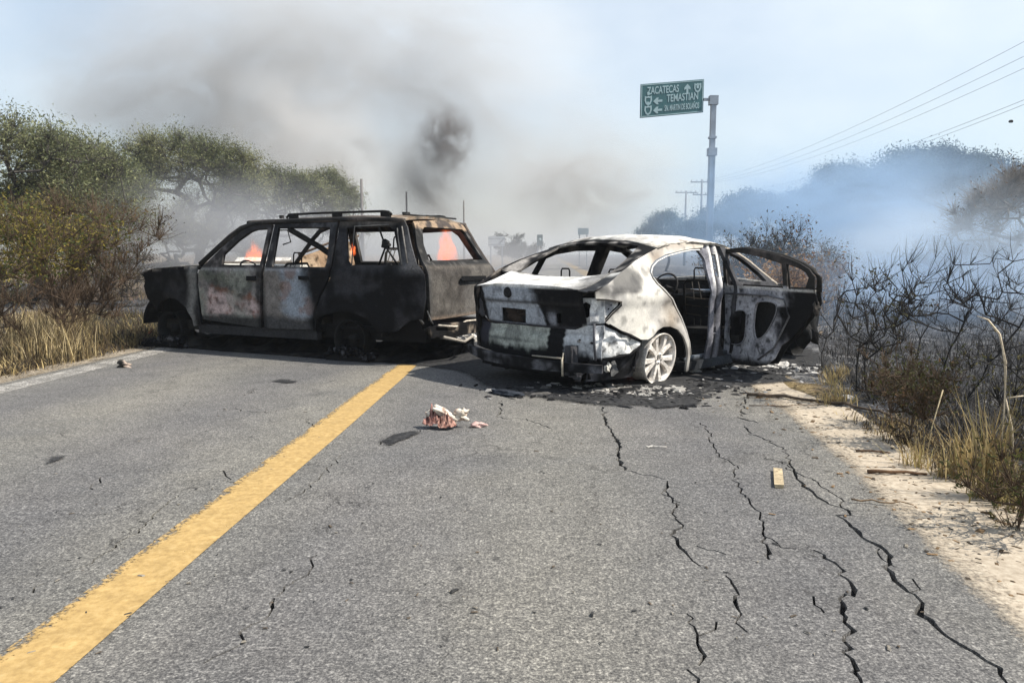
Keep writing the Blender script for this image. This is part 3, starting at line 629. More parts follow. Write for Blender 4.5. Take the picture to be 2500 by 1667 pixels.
for sg in (-1, 1):
    for cx in (-.05, 2.78): m.panel([(a, b) for a, b in [(0, .0), (math.pi, .0), (math.pi, .22), (0, .22)]], lambda a, b, cx=cx, sg=sg: (cx + .40 * math.cos(a), sg * (.84 - b), .20 + .36 * math.sin(a)), grid=.12, thick=.02)
m.box(2.2, 3.5, -.66, .66, .15, .70, (.02, .018, .016)); m.box(.3, 2.2, -.08, .08, .2, .36); m.panel([(-.62, .50), (-.62, 1.0), (.62, 1.0), (.62, .5)], lambda y, z: (-.25 - (z - .5) * .35, y, z * .93), grid=.12, tone=(.02, .02, .02)); m.box(-1.0, -.25, -.6, .6, .85, .88, (.02, .02, .02))
m.build('chassis', M_CHAR, S)
m = MB((.025, .024, .024))
m.box(1.95, 2.15, -.68, .68, .80, .90, jig=.01); m.ring((1.75, .36, .82), (-.9, 0, .45), [(.17, 0), (.185, .01), (.17, .02), (.16, .01), (.17, 0)], 24); m.tube([(1.75, .36, .82), (2.0, .36, .75)], .03); m.tube([(1.75, .20, .80), (1.75, .52, .82)], .012)
m.build('dashboard', M_CHAR, S)
def seat(cx, cyy, w_, z0, z1, par, lean=.16, hr=True, sc=1.0, tone=(.03, .028, .026), col=(.03, .028, .026)):
    m = MB(tone); h = w_ / 2; X_ = lambda z: cx - (z - z0) * lean
    m.tube([(X_(z0), cyy - h, z0), (X_(z1 - .05), cyy - h * .94, z1 - .05), (X_(z1), cyy - h * .72, z1), (X_(z1), cyy + h * .72, z1), (X_(z1 - .05), cyy + h * .94, z1 - .05), (X_(z0), cyy + h, z0)], .016, 6)
    for t in (.25, .45, .62, .8): z = z0 + (z1 - z0) * t; m.tube([(X_(z), cyy - h, z), (X_(z) + .03, cyy, z - .02), (X_(z), cyy + h, z)], .007, 5, (.10, .08, .06))
    for dy in (-.10, 0.03, .11): m.tube([(X_(z0), cyy + dy, z0), (X_(z0) + .03, cyy + dy * 1.2, (z0 + z1) / 2), (X_(z1), cyy + dy, z1)], .006, 5, (.12, .11, .10))
    m.panel([(-h * .9, z0), (h * .9, z0), (h * .8, z0 + (z1 - z0) * .55), (-h * .8, z0 + (z1 - z0) * .62)], lambda y, z: (X_(z) + .03, cyy + y, z), grid=.08, tone=(.016, .016, .018))
    m.box(cx, cx + .5, cyy - h, cyy + h, z0 - .10, z0 - .04, (.02, .02, .02)); m.tube([(cx + .05, cyy - h + .03, z0 - .3), (cx + .05, cyy - h + .03, z0)], .02); m.tube([(cx + .4, cyy + h - .03, z0 - .3), (cx + .4, cyy + h - .03, z0)], .02)
    o = m.build('seat_frame', M_CHAR, par)
    if hr:
        b = MB((.02, .02, .02)); b.tube([(X_(z1), cyy - .075, z1 - .02), (X_(z1) - .01, cyy - .075, z1 + .11), (X_(z1) - .01, cyy - .06, z1 + .135), (X_(z1) - .01, cyy + .06, z1 + .135), (X_(z1) - .01, cyy + .075, z1 + .11), (X_(z1), cyy + .075, z1 - .02)], .009, 6); b.build('headrest_loop', M_CHAR, o)
seat(1.42, -.38, .46, .42, .93, S); seat(1.42, .38, .46, .42, .93, S)
for yy in (.45, -.2):
    b = MB((.02, .02, .02)); b.tube([(.02, yy - .06, .88), (.02, yy - .06, 1.04), (.02, yy - .045, 1.065), (.02, yy + .045, 1.065), (.02, yy + .06, 1.04), (.02, yy + .06, .88)], .009, 6); b.build('headrest_loop', M_CHAR, S)
# open rear door
AN = R(70); dU = Vector((-math.cos(AN), -math.sin(AN))); dN = Vector((math.sin(AN), -math.cos(AN)))
def door(off, lean=0): return lambda u, z: (1.28 + dU.x * u + dN.x * off, -.87 + dU.y * u + dN.y * off, z)
def door_t(x, y, z):
    u = (x - 1.28) * dU.x + (y + .87) * dU.y; n = nz3(x, y, z, 5, 5); n2 = nz3(x, y, z, 16, 2)
    if z > .90: return mixc((.03, .028, .026), (.07, .06, .055), sm(0, .4, n))
    c = mixc((.50, .50, .53), (.30, .30, .33), sm(-.1, .4, n)); c = mixc(c, BLK, .75 * sm(.30, .45, n2))
    c = mixc(c, BLK, sm(.58, .80, u - .55 * (z - .45) * (-1 if z < .7 else .2) + .12 * n)); c = mixc(c, CHR, sm(.16, .08, z + .03 * n)); c = mixc(c, (.62, .60, .56), .9 * sm(.012, .004, abs(z - .872)))
    return c
door_outer = [(-.14, .13), (-.14, .54), (-.16, .86), (-.19, 1.0), (-.21, 1.265), (.09, 1.285), (.32, 1.255), (.64, 1.205), (.88, 1.135), (1.01, 1.08), (1.08, 1.01), (1.085, .86), (1.10, .76), (1.06, .69), (1.02, .64), (.94, .53), (.84, .42), (.69, .32), (.62, .19), (.50, .10), (.28, .06), (.07, .05), (-.08, .08)]
wA = [(-.12, .885), (.70, .885), (.655, 1.125), (.40, 1.185), (.05, 1.232), (-.15, 1.228), (-.15, 1.05)]; wB = [(.75, .885), (.97, .895), (1.01, 1.0), (.97, 1.045), (.88, 1.085), (.71, 1.125)]
def smooth_poly(P, n=3):
    for _ in range(n):
        Q = []
        for i in range(len(P)):
            a, b = P[i], P[(i + 1) % len(P)]; Q += [(a[0] * .75 + b[0] * .25, a[1] * .75 + b[1] * .25), (a[0] * .25 + b[0] * .75, a[1] * .25 + b[1] * .75)]
        P = Q
    return P
h1 = smooth_poly([(-.075, .28), (-.075, .50), (-.02, .60), (.08, .635), (.205, .635), (.205, .49), (.19, .31), (.06, .26)], 2); h2 = smooth_poly([(.31, .37), (.32, .68), (.36, .745), (.59, .75), (.635, .70), (.61, .60), (.51, .44), (.41, .355)], 2)
sh = [[(u + .012 * math.cos(a), z + .012 * math.sin(a)) for a in np.linspace(0, 5.2, 6)] for u, z in [(.03, .73), (.09, .79), (.26, .60), (.25, .45), (.24, .33), (.70, .64), (.66, .52), (.57, .36), (.44, .29), (.33, .23), (.20, .13), (-.08, .76), (.12, .19), (.79, .80), (.5, .20), (-.03, .68)]]
bulge = lambda u, z: .012 * nz3(u, z, 0, 3, 1) + .02 * sm(.02, .0, abs(.08 - abs(math.hypot((u - .07) / 1, (z - .45) / 1.3) - .14))) * 0
m = MB(door_t); m.panel(door_outer, lambda u, z: door(-.04 + .012 * nz3(u, z, 0, 3, 1) + .03 * sm(.12, .0, z - .05) + .03 * sm(.9, 1.06, u) * sm(.9, .8, z))(u, z), holes=[wA, wB, h1, h2] + sh, grid=.022, thick=.016, flip=False)
m.tube([Vector(door(-.05)(*p_)) for p_ in h1], .006, 5, (.30, .30, .32), True); m.tube([Vector(door(-.05)(*p_)) for p_ in h2], .006, 5, (.30, .30, .32), True)
m.tube([Vector(door(-.052)(-.12, .80)), Vector(door(-.052)(.5, .81)), Vector(door(-.052)(.72, .78)), Vector(door(-.052)(.80, .62)), Vector(door(-.052)(.62, .30)), Vector(door(-.052)(.4, .15))], .010, 5, (.16, .16, .17))
rdr = m.build('rear_door', M_CHAR, S, 'rear door hanging open with its bare grey inner metal showing')
m = MB((.022, .022, .022)); m.panel([(-.12, .10), (-.12, .90), (1.04, .90), (1.07, .76), (.98, .62), (.80, .42), (.66, .30), (.55, .12), (.2, .07)], door(.075), grid=.06, thick=.01)
m.box(1.2, 1.3, -.95, -.85, .30, .36); m.build('outer_skin', M_CHAR, rdr)
m = MB((.03, .028, .026)); top = [(-.21, 1.265), (.09, 1.285), (.32, 1.255), (.64, 1.205), (.88, 1.135), (1.01, 1.08), (1.08, 1.01), (1.085, .88)]
m.tube([Vector(door(.02)(u - .0, z - .015)) for u, z in top], .026, 7); m.tube([Vector(door(.01)(.725, .88)), Vector(door(.01)(.685, 1.15))], .013, 6); m.tube([Vector(door(.01)(-.16, .88)), Vector(door(.01)(-.20, 1.26))], .026, 6, (.12, .11, .11)); m.tube([Vector(door(.03)(-.12, .872)), Vector(door(.03)(1.04, .872))], .014, 6, (.62, .60, .56)); m.build('window_frame', M_CHAR, rdr)
m = MB((.05, .045, .04)); m.blob(door(0)(1.08, .72), (.035, .03, .06), 1, None, .4, 3); m.build('door_latch', M_CHAR, rdr)
# wheels
def wheel(name, c, cam_, par, tone, full=True, rad=.25):
    m = MB(tone); r_ = rad
    ax = Vector((0, -1 if c[1] < 0 else 1, 0)); ax.z = cam_; ax.normalize()
    m.ring(c, ax, [(r_ * .93, -.17), (r_ * .99, -.17), (r_ * .93, -.10), (r_ * .90, .0), (r_ * .93, .035), (r_ * .985, .05), (r_, .045), (r_ * 1.0, .03), (r_ * .93, -.02), (r_ * .93, -.17)], 48)
    C = Vector(c); u = ax.cross(Vector((0, 0, 1))).normalized(); v = ax.cross(u)
    if full:
        m.ring(c, ax, [(.012, -.02), (.024, -.02), (.026, .022), (.055, .026), (.064, .012), (.064, -.06)], 24)
        for kk in range(5):
            for dd in (-1, 1):
                a0 = 2 * math.pi * kk / 5 + math.pi / 2 + dd * .16; a1 = 2 * math.pi * kk / 5 + math.pi / 2 + dd * .30
                A = []
                for rr_, an, wd, o_ in ((.050, a0, .017, .022), (r_ * .55, (a0 + a1) / 2, .017, .028), (r_ * .78, a1 * .75 + a0 * .25, .021, .030), (r_ * .95, a1, .030, .028)):
                    e = u * math.cos(an) + v * math.sin(an); tg = ax.cross(e); p_ = C + e * rr_
                    A += [p_ + tg * wd + ax * o_, p_ - tg * wd + ax * o_, p_ - tg * wd * 1.2 + ax * (o_ - .035), p_ + tg * wd * 1.2 + ax * (o_ - .035)]
                m.add(A, [(4 * i + j, 4 * i + (j + 1) % 4, 4 * i + 4 + (j + 1) % 4, 4 * i + 4 + j) for i in range(3) for j in range(4)])
        for kk in range(5):
            an = 2 * math.pi * kk / 5 + .3; e = u * math.cos(an) + v * math.sin(an); p_ = C + e * .042; m.tube([p_ + ax * .02, p_ + ax * .03], .007, 6, CHR)
    o = m.build(name, M_CHAR, par)
    b = MB(tuple(x * .8 for x in tone) if isinstance(tone, tuple) else (.05, .04, .035)); b.ring(C - ax * .09, ax, [(.02, .0), (.13, .0), (.14, -.012), (.02, -.02)], 28); b.tube([C - ax * .18, C + ax * .0], .05, 10); b.build('brake_disc', M_CHAR, o)
    return o
wheel('wheel', (-.07, -.80, .235), -.12, S, lambda x, y, z: mixc((.78, .73, .67), (.50, .46, .42), sm(-.1, .5, nz3(x, y, z, 14, 3)) * .6 + .4 * sm(.40, .5, z)))
for c_ in ((-.05, .78, .22), (2.78, -.82, .22), (2.78, .8, .22)): wheel('wheel', c_, 0, S, (.02, .02, .02), False, .24)
m = MB((.02, .02, .02)); m.blob((2.62, -1.02, .40), (.16, .12, .26), 2, None, .5, 9); m.tube([(2.7, -.95, .1), (2.75, -1.05, .3), (2.9, -1.0, .55)], .03); m.build('melted_tyre', M_CHAR, S)

# ================================================================== burnt utility vehicle
U = empty('burnt_off_road_car', (-1.51, 9.2, 0), 2.705, 'burnt-out black estate car with roof rack standing across the left lane', 'car')
vz = interp([(-1.1, 1.30), (-.98, 1.40), (-.85, 1.52), (-.69, 1.595), (-.4, 1.625), (.2, 1.63), (1.27, 1.62), (1.52, 1.60), (1.72, 1.52), (1.86, 1.42), (2.05, 1.25), (2.2, 1.13), (2.3, 1.07), (2.99, 1.035), (3.24, 1.005), (3.38, .96)])
def vW(x, z):
    w_ = .91
    if z > 1.06: w_ -= (z - 1.06) * .36
    elif z > .9: w_ += .012 * math.sin((z - .9) / .16 * math.pi)
    if z < .5: w_ -= (.5 - z) * .12
    if x < -.75: w_ -= ((-.75 - x) / .28) ** 2 * .06
    if x > 2.9: w_ -= ((x - 2.9) / .8) ** 2 * .12
    for cx in (0, 2.9):
        d = math.hypot(x - cx, z - .3); w_ += .02 * math.exp(-((d - .44) / .05) ** 2) * (z < .85)
    return w_
vX = interp([(.3, -1.05), (.98, -1.045), (1.07, -1.02), (1.11, -.965), (1.32, -.84), (1.52, -.75), (1.60, -.69), (1.68, -.60)])
def vT(x, y): a = min(1, abs(y) / .70); return vz(x) + .055 * (1 - a ** 2.2)
vside = lambda sg, o_=0: (lambda x, z: (x, sg * (vW(x, z) + o_), z))
def fd_t(x, y, z):
    n = nz3(x, y, z, 3.2, 3); n2 = nz3(x, y, z, 9, 7); n3 = nz3(x, y, z, 2.2, 12)
    if z > 1.065: return mixc((.03, .028, .028), (.14, .13, .13), .7 * sm(.0, .45, n2))
    c = mixc((.10, .10, .10), (.25, .23, .22), sm(-.2, .3, n + .5 * n2))
    n4 = nz3(x, y, z, 18, 4); d_ = z - .70 + .20 * (1.75 - x) + .07 * n2 + .02 * n4
    c = mixc(c, (.46, .36, .345), .95 * sm(.05, -.04, d_) * sm(.47, .50, z + .02 * n2) * sm(2.22, 2.08, x + .1 * n))
    c = mixc(c, (.14, .068, .045), .95 * sm(.07, .0, abs(d_ - .06) + .02 * n4) * sm(2.15, 1.95, x + .1 * n2)); c = mixc(c, (.13, .14, .115), .8 * sm(.12, .02, abs(d_ - .20)) * sm(1.3, 1.5, x))
    c = mixc(c, (.22, .10, .08), .8 * sm(.25, .4, nz3(x, y, z, 14, 31)) * sm(.02, -.06, d_))
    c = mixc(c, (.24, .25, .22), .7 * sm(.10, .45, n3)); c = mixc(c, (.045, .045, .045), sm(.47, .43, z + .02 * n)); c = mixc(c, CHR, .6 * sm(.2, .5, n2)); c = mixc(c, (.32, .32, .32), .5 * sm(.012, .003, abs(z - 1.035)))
    return mixc(c, BLK, .8 * sm(1.36, 1.27, x - .02 * n2))
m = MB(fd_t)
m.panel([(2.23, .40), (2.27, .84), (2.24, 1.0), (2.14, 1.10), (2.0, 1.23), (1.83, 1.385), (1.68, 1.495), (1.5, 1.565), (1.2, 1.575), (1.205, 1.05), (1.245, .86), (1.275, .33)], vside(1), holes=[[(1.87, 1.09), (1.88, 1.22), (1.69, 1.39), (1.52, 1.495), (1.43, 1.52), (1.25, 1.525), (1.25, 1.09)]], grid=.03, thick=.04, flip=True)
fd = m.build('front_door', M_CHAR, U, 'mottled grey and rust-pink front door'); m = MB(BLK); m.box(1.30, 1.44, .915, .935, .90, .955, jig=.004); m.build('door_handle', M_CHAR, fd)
def rd_t(x, y, z):
    n = nz3(x, y, z, 3.2, 6); n2 = nz3(x, y, z, 9, 2)
    if z > 1.065: return mixc((.02, .02, .022), (.09, .09, .095), .6 * sm(.1, .45, n2))
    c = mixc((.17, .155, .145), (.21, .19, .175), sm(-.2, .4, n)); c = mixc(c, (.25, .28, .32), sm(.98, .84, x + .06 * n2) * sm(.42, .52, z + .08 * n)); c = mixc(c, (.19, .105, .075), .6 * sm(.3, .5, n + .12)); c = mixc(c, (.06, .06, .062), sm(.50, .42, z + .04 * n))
    c = mixc(c, (.34, .35, .37), .6 * sm(.014, .003, abs(z - 1.04)))
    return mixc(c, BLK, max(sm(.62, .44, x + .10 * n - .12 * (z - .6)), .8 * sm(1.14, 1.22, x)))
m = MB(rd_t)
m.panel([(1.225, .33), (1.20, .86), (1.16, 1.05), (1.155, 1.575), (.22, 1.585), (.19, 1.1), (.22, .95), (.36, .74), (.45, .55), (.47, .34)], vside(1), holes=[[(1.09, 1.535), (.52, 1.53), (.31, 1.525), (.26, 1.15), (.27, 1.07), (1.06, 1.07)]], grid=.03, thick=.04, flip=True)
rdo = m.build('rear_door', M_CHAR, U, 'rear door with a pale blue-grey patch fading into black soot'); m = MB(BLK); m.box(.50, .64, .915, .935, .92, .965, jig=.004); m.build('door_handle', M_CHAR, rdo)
def rq_t(x, y, z):
    n = nz3(x, y, z, 4, 6); c = mixc(BLK, (.03, .03, .034), sm(-.1, .5, n)); c = mixc(c, (.10, .10, .105), .8 * sm(-.62, -.85, x) * sm(.95, 1.1, z)); c = mixc(c, (.13, .13, .135), .6 * sm(.02, .005, abs(x + .10 + .0 * z)) * sm(1.1, 1.2, z)); return mixc(c, (.14, .12, .10), .6 * sm(1.5, 1.6, z + .05 * n))
m = MB(rq_t)
m.panel([(.185, 1.60), (.16, 1.1), (.19, .95), (.33, .74), (.43, .55), (.43, .32), (.40, .48), (.30, .52), (.1, .57), (-.1, .57), (-.30, .50), (-.40, .40), (-.44, .34), (-.70, .38), (-.86, .50), (-1.0, .52), (-1.035, .75), (-1.03, 1.0), (-.985, 1.07), (-.93, 1.12), (-.82, 1.34), (-.74, 1.52), (-.68, 1.60)], vside(1), holes=[[(.075, 1.515), (-.51, 1.525), (-.58, 1.48), (-.73, 1.14), (-.73, 1.10), (-.10, 1.095), (-.03, 1.15)]], grid=.035, thick=.03, flip=True)
qp = m.build('quarter_panel', M_CHAR, U, 'soot-black rear quarter panel')
m = MB((.10, .10, .10)); m.tube([(-.10, vW(-.1, 1.1) + .004, 1.085), (-.05, vW(0, 1.5) + .006, 1.53), (-.50, vW(-.5, 1.53) + .004, 1.54)], .008, 5); m.tube([(-.76, vW(-.76, 1.1), 1.10), (-.62, vW(-.6, 1.5), 1.50)], .009, 5); m.tube([(-.83, vW(-.83, 1.12), 1.12), (-.68, vW(-.66, 1.5), 1.52)], .009, 5, (.16, .15, .14)); m.build('window_trim', M_CHAR, qp)
m = MB((.12, .12, .12)); m.tube([(-.82, .87, .74), (-.86, .88, .62), (-.96, .86, .52), (-.98, .82, .46)], .014, 5); m.tube([(-1.02, .80, .60), (-1.04, .76, .50), (-1.03, .70, .45)], .010, 5); m.build('bumper_bracket', M_CHAR, U)
def fe_t(x, y, z):
    n = nz3(x, y, z, 4, 9); c = mixc(BLK, (.028, .028, .03), sm(-.1, .5, n)); c = mixc(c, (.20, .20, .195), .8 * sm(.10, .0, abs(x - 2.40 - .05 * math.sin(z * 5)) - .03 + .05 * n)); return mixc(c, (.36, .32, .28), .7 * sm(.012, .002, abs(z - vz(x) + .01)))
m = MB(fe_t)
m.panel([(2.27, 1.07), (2.6, 1.055), (2.99, 1.035), (3.24, 1.005), (3.37, .965), (3.27, .93), (3.25, .88), (3.29, .80), (3.24, .70), (3.16, .60), (3.05, .48), (3.02, .52), (2.95, .60), (2.8, .66), (2.65, .64), (2.5, .54), (2.42, .40), (2.40, .30), (2.27, .34), (2.295, .84)], vside(1), grid=.035, thick=.02, flip=True, warp=.012)
m.build('front_fender', M_CHAR, U, 'black front fender with ragged edge')
# right side
m = MB(lambda x, y, z: mixc(mixc((.06, .05, .045), (.18, .15, .12), sm(0, .4, nz3(x, y, z, 5, 3))), (.70, .68, .62), .95 * sm(1.3, 1.45, x) * sm(.92, .98, z) * sm(1.12, 1.06, z)))
m.panel([(.25, .35), (.22, 1.60), (-.68, 1.60), (-.80, 1.34), (-.93, 1.12), (-1.03, 1.0), (-1.0, .5), (-.45, .38), (-.3, .62), (0, .74), (.3, .62)], vside(-1), holes=[[(.10, 1.50), (-.48, 1.52), (-.56, 1.46), (-.73, 1.16), (.08, 1.12)]], grid=.06, thick=.04)
m.build('quarter_panel', M_CHAR, U, 'far rear quarter panel'); m = MB(lambda x, y, z: mixc((.04, .035, .03), (.30, .27, .23), sm(.98, 1.06, z)))
m.panel([(2.27, 1.07), (2.99, 1.035), (3.3, .98), (3.2, .6), (3.0, .55), (2.8, .66), (2.5, .54), (2.4, .30), (2.27, .34)], vside(-1), grid=.07, thick=.02); m.build('front_fender', M_CHAR, U, 'far front fender')
a_ = R(65); m = MB(lambda x, y, z: mixc(mixc((.40, .27, .17), (.55, .41, .28), sm(-.2, .4, nz3(x, y, z, 6, 2))), (.04, .03, .02), sm(.3, .42, nz3(x, y, z, 14, 5))))
m.panel([(0, .35), (0, 1.17), (.25, 1.24), (.55, 1.34), (.9, 1.42), (1.0, 1.1), (1.0, .6), (.8, .35)], lambda u, z: (2.22 - math.cos(a_) * u, -.90 - math.sin(a_) * u, z), holes=[[(.3, .8), (.3, 1.0), (.42, 1.0), (.42, .8)]], grid=.04, thick=.04)
m.tube([(2.22, -.90, 1.21), (2.0, -1.35, 1.39), (1.8, -1.8, 1.50)], .018, 5, (.12, .09, .07))
m.build('far_front_door', M_CHAR, U, 'far front door standing open, rust-tan inside')
m = MB(lambda x, y, z: mixc((.02, .02, .02), (.10, .09, .08), sm(0, .4, nz3(x, y, z, 5, 3)))); m.panel([(1.18, .35), (1.16, 1.60), (.22, 1.60), (.2, 1.1), (.36, .74), (.45, .35)], vside(-1), holes=[[(1.06, 1.12), (1.05, 1.53), (.33, 1.53), (.28, 1.12)]], grid=.05, thick=.05); m.build('rear_door', M_CHAR, U, 'sooty far rear door')
def vr_t(x, y, z):
    n = nz3(x, y, z, 5, 2); n2 = nz3(x, y, z, 13, 2); c = mixc((.05, .045, .04), (.15, .12, .10), sm(-.1, .5, n)); c = mixc(c, mixc((.26, .19, .13), (.46, .40, .33), sm(-.2, .4, n2)), .8 * sm(-.15, -.45, x + .2 * n)); return mixc(c, BLK, .8 * sm(.25, .4, n2))
m = MB(vr_t); m.panel([(1.58, -.70), (1.60, 0), (1.58, .70), (-.62, .70), (-.64, 0), (-.62, -.70)], lambda x, y: (x, y, vT(x, y) + .008 * nz3(x, y, 0, 5, 2)), grid=.045, thick=.03); m.build('roof', M_CHAR, U, 'charred roof bleached tan at the rear')
m = MB(lambda x, y, z: mixc((.02, .02, .02), (.12, .10, .09), sm(.0, .5, nz3(x, y, z, 9, 2))))
for sg in (-1, 1):
    m.tube([(x, sg * .705, vz(x) - .015) for x in np.linspace(-.68, 1.5, 12)] + [(1.68, sg * .735, 1.535), (1.83, sg * .775, 1.435), (2.05, sg * .83, 1.255), (2.25, sg * .88, 1.09)], .032, 7)
m.tube([(1.6, y, 1.60 + .04 * (1 - (y / .7) ** 2)) for y in np.linspace(-.7, .7, 7)], .03, 6); m.tube([(2.28, y, 1.09) for y in np.linspace(-.8, .8, 5)], .035, 6, (.10, .09, .08)); m.box(1.3, 1.34, .4, .44, 1.66, 1.70)
m.build('roof_frame', M_CHAR, U)
for sg in (1, -1):
    m = MB((.018, .018, .018)); m.tube([(1.06, sg * .62, 1.655), (1.02, sg * .62, 1.692)] + [(x, sg * .62, 1.70) for x in (.5, 0, -.35)] + [(-.42, sg * .62, 1.69), (-.46, sg * .62, 1.66)], .015, 6)
    for x in (.95, .3, -.38): m.box(x - .06, x + .06, sg * .62 - .02, sg * .62 + .02, 1.63, 1.69)
    m.build('roof_rack_rail', M_CHAR, U)
m = MB((.03, .03, .03)); m.tube([(-.60, .60, 1.66), (-.60, -.60, 1.66)], .012, 5); m.box(-.62, -.55, -.1, .12, 1.655, 1.675); m.box(-.5, -.44, .3, .38, 1.68, 1.70); m.build('roof_bar', M_CHAR, U)
# tailgate
def tg_t(x, y, z):
    n = nz3(x, y, z, 3, 2); n2 = nz3(x, y, z, 10, 2); c = mixc((.058, .052, .047), (.10, .092, .083), sm(-.3, .4, n)); c = mixc(c, (.14, .132, .125), .6 * sm(.26, .1, math.hypot(y + .1, z - .70) + .1 * n2)); c = mixc(c, (.34, .29, .23), .8 * sm(.015, .004, abs(z - 1.085) )); c = mixc(c, (.25, .18, .13), .5 * sm(.54, .50, z))
    if z > 1.10: c = mixc((.02, .02, .02), (.09, .085, .08), sm(.2, .5, n2))
    if z > 1.52: c = mixc((.26, .19, .13), (.06, .05, .045), sm(-.1, .2, n2))
    return mixc(c, (.05, .05, .05), .8 * sm(.72, .80, abs(y) + .04 * n))
tg_f = lambda y, z: (vX(z) + .05 * (abs(y) / .8) ** 4, y * (1 if z < 1.06 else 1 - (z - 1.06) * .42), z)
m = MB(tg_t); m.panel([(-.78, .50), (-.78, 1.06), (-.77, 1.3), (-.72, 1.56), (0, 1.60), (.72, 1.56), (.77, 1.3), (.78, 1.06), (.76, .50)], tg_f, holes=[[(-.66, 1.13), (-.65, 1.3), (-.60, 1.47), (-.54, 1.505), (.54, 1.505), (.60, 1.47), (.65, 1.3), (.66, 1.13)]], grid=.03, thick=.035)
tgt = m.build('tailgate', M_CHAR, U, 'grey-brown bare metal tailgate without glass')
m = MB(BLK); m.panel([(-.42, .91), (-.42, .955), (.16, .965), (.20, .93), (.16, .91)], lambda y, z: (vX(z) - .055, y, z), grid=.03, thick=.02); m.build('handle_recess', M_CHAR, tgt)
m = MB(lambda x, y, z: mixc(BLK, (.24, .20, .16), sm(.0, .4, nz3(x, y, z, 8, 5))))
m.panel([(-.80, .30), (-.80, .42), (.80, .42), (.78, .30)], lambda y, z: (-1.10 + .1 * (abs(y) / .8) ** 3 - .02 * math.sin(y * 9), y, z + .03 * math.sin(y * 4)), grid=.04, thick=.05, warp=.02)
m.tube([(-1.1, .7, .44), (-1.15, .4, .40), (-1.12, .1, .44), (-1.14, -.5, .42)], .012, 5, (.5, .45, .38)); m.tube([(-1.12, .62, .30), (-1.2, .3, .22), (-1.16, 0, .26)], .02, 5, (.35, .32, .28)); m.build('bumper_beam', M_CHAR, U)
m = MB(lambda x, y, z: mixc(BLK, (.03, .028, .025), sm(0, .4, nz3(x, y, z, 5))))
m.box(-.95, 3.1, -.72, .72, .24, .36); m.panel([(-.85, -.6), (3.0, -.6), (3.15, 0), (3.0, .80), (2.0, .86), (1.0, .84), (.2, .88), (-.7, .82), (-.95, .2)], lambda x, y: (x, y, .10 + .14 * nz3(x, y, 0, 2.5, 3) * sm(.9, .6, abs(y)) - .08 * sm(.6, .88, abs(y))), grid=.07, thick=.09); m.box(.45, 2.35, .78, .86, .22, .33, (.03, .03, .032)); m.box(2.3, 3.2, -.6, .6, .35, .80); m.box(2.24, 2.30, -.8, .8, .35, 1.04); m.box(3.2, 3.34, -.66, .66, .36, .44); m.box(3.15, 3.2, -.7, .7, .4, .95); m.tube([(3.36, .78, .45), (3.36, -.7, .45)], .045, 6)  # wavy sheet is a charred heap added to deepen the shadow beneath the car
m.box(-.98, 2.2, -.8, .8, .36, .40); m.box(.40, .5, -.8, .8, .4, .8, (.03, .025, .02)); m.box(-.95, -.3, .55, .80, .4, .95); m.box(-.4, .3, -.75, .75, .35, .62)
for sg in (-1, 1):
    for cx in (0, 2.9): m.panel([(0, 0), (math.pi, 0), (math.pi, .25), (0, .25)], lambda a, b, cx=cx, sg=sg: (cx + .47 * math.cos(a), sg * (.86 - b), .30 + .42 * math.sin(a)), grid=.14, thick=.02)
m.build('chassis', M_CHAR, U)
m = MB(lambda x, y, z: mixc((.05, .05, .05), (.30, .27, .23), sm(-.1, .4, nz3(x, y, z, 9)))); m.panel([(2.27, -.82), (2.27, .84), (3.28, .72), (3.34, 0), (3.28, -.72)], lambda x, y: (x, y, vz(x) + .01 + .02 * (1 - (y / .85) ** 2) - .0), grid=.06, thick=.012, warp=.015); m.build('bonnet', M_CHAR, U)
m = MB(lambda x, y, z: mixc((.30, .22, .15), (.74, .72, .66), sm(.98, 1.05, z + .05 * nz3(x, y, z, 12)))); m.box(1.95, 2.2, -.78, .60, .92, 1.08, jig=.015); m.build('dashboard', M_CHAR, U)
m = MB(lambda x, y, z: mixc((.72, .70, .64), (.05, .04, .03), sm(.25, .35, nz3(x * 2.5, y, z, 9, 4)) * (z < 1.10))); m.panel([(2.32, 0), (2.32, .16), (3.35, .14), (3.35, 0)], lambda a, b: (a, -.84 + b * .9, 1.17 - b * .80), grid=.03, thick=.02, warp=.01); m.build('wing_edge', M_CHAR, U, 'ash-white crumpled edge of the far front wing')
m = MB((.02, .02, .02)); m.ring((1.88, .40, .98), (-.85, 0, .5), [(.17, 0), (.185, .01), (.17, .02), (.16, .01), (.17, 0)], 24); m.tube([(1.85, .4, 1.04), (2.05, .4, .98)], .03); m.build('steering_wheel', M_CHAR, U)
seat(1.22, .40, .50, .55, 1.10, U, .2); seat(1.22, -.40, .50, .55, 1.10, U, .2); seat(.30, 0, 1.1, .60, 1.08, U, .25, False); seat(-.28, .38, .45, .6, 1.28, U, .12, True); seat(-.32, -.35, .40, .6, 1.2, U, -.1, False)
m = MB((.02, .02, .02)); m.tube([(.95, .72, 1.52), (.62, .55, 1.30), (.30, .4, 1.05)], .035, 6); m.build('fallen_trim_bar', M_CHAR, U); m = MB((.02, .02, .02)); m.tube([(-.38, .76, 1.52), (-.40, .70, 1.36), (-.44, .66, 1.30)], .012, 5); m.blob((-.41, .68, 1.33), (.06, .04, .05), 1, None, .3, 2); m.tube([(-.41, .68, 1.30), (-.25, .6, 1.08)], .012, 5); m.tube([(-.41, .68, 1.30), (-.58, .68, 1.08)], .012, 5); m.build('seat_belt_reel', M_CHAR, U)
m = MB((.02, .02, .02)); m.tube([(1.02, .80, 1.50), (.90, .79, 1.50), (.86, .79, 1.36), (.98, .79, 1.33)], .009, 5); m.build('grab_handle', M_CHAR, U)
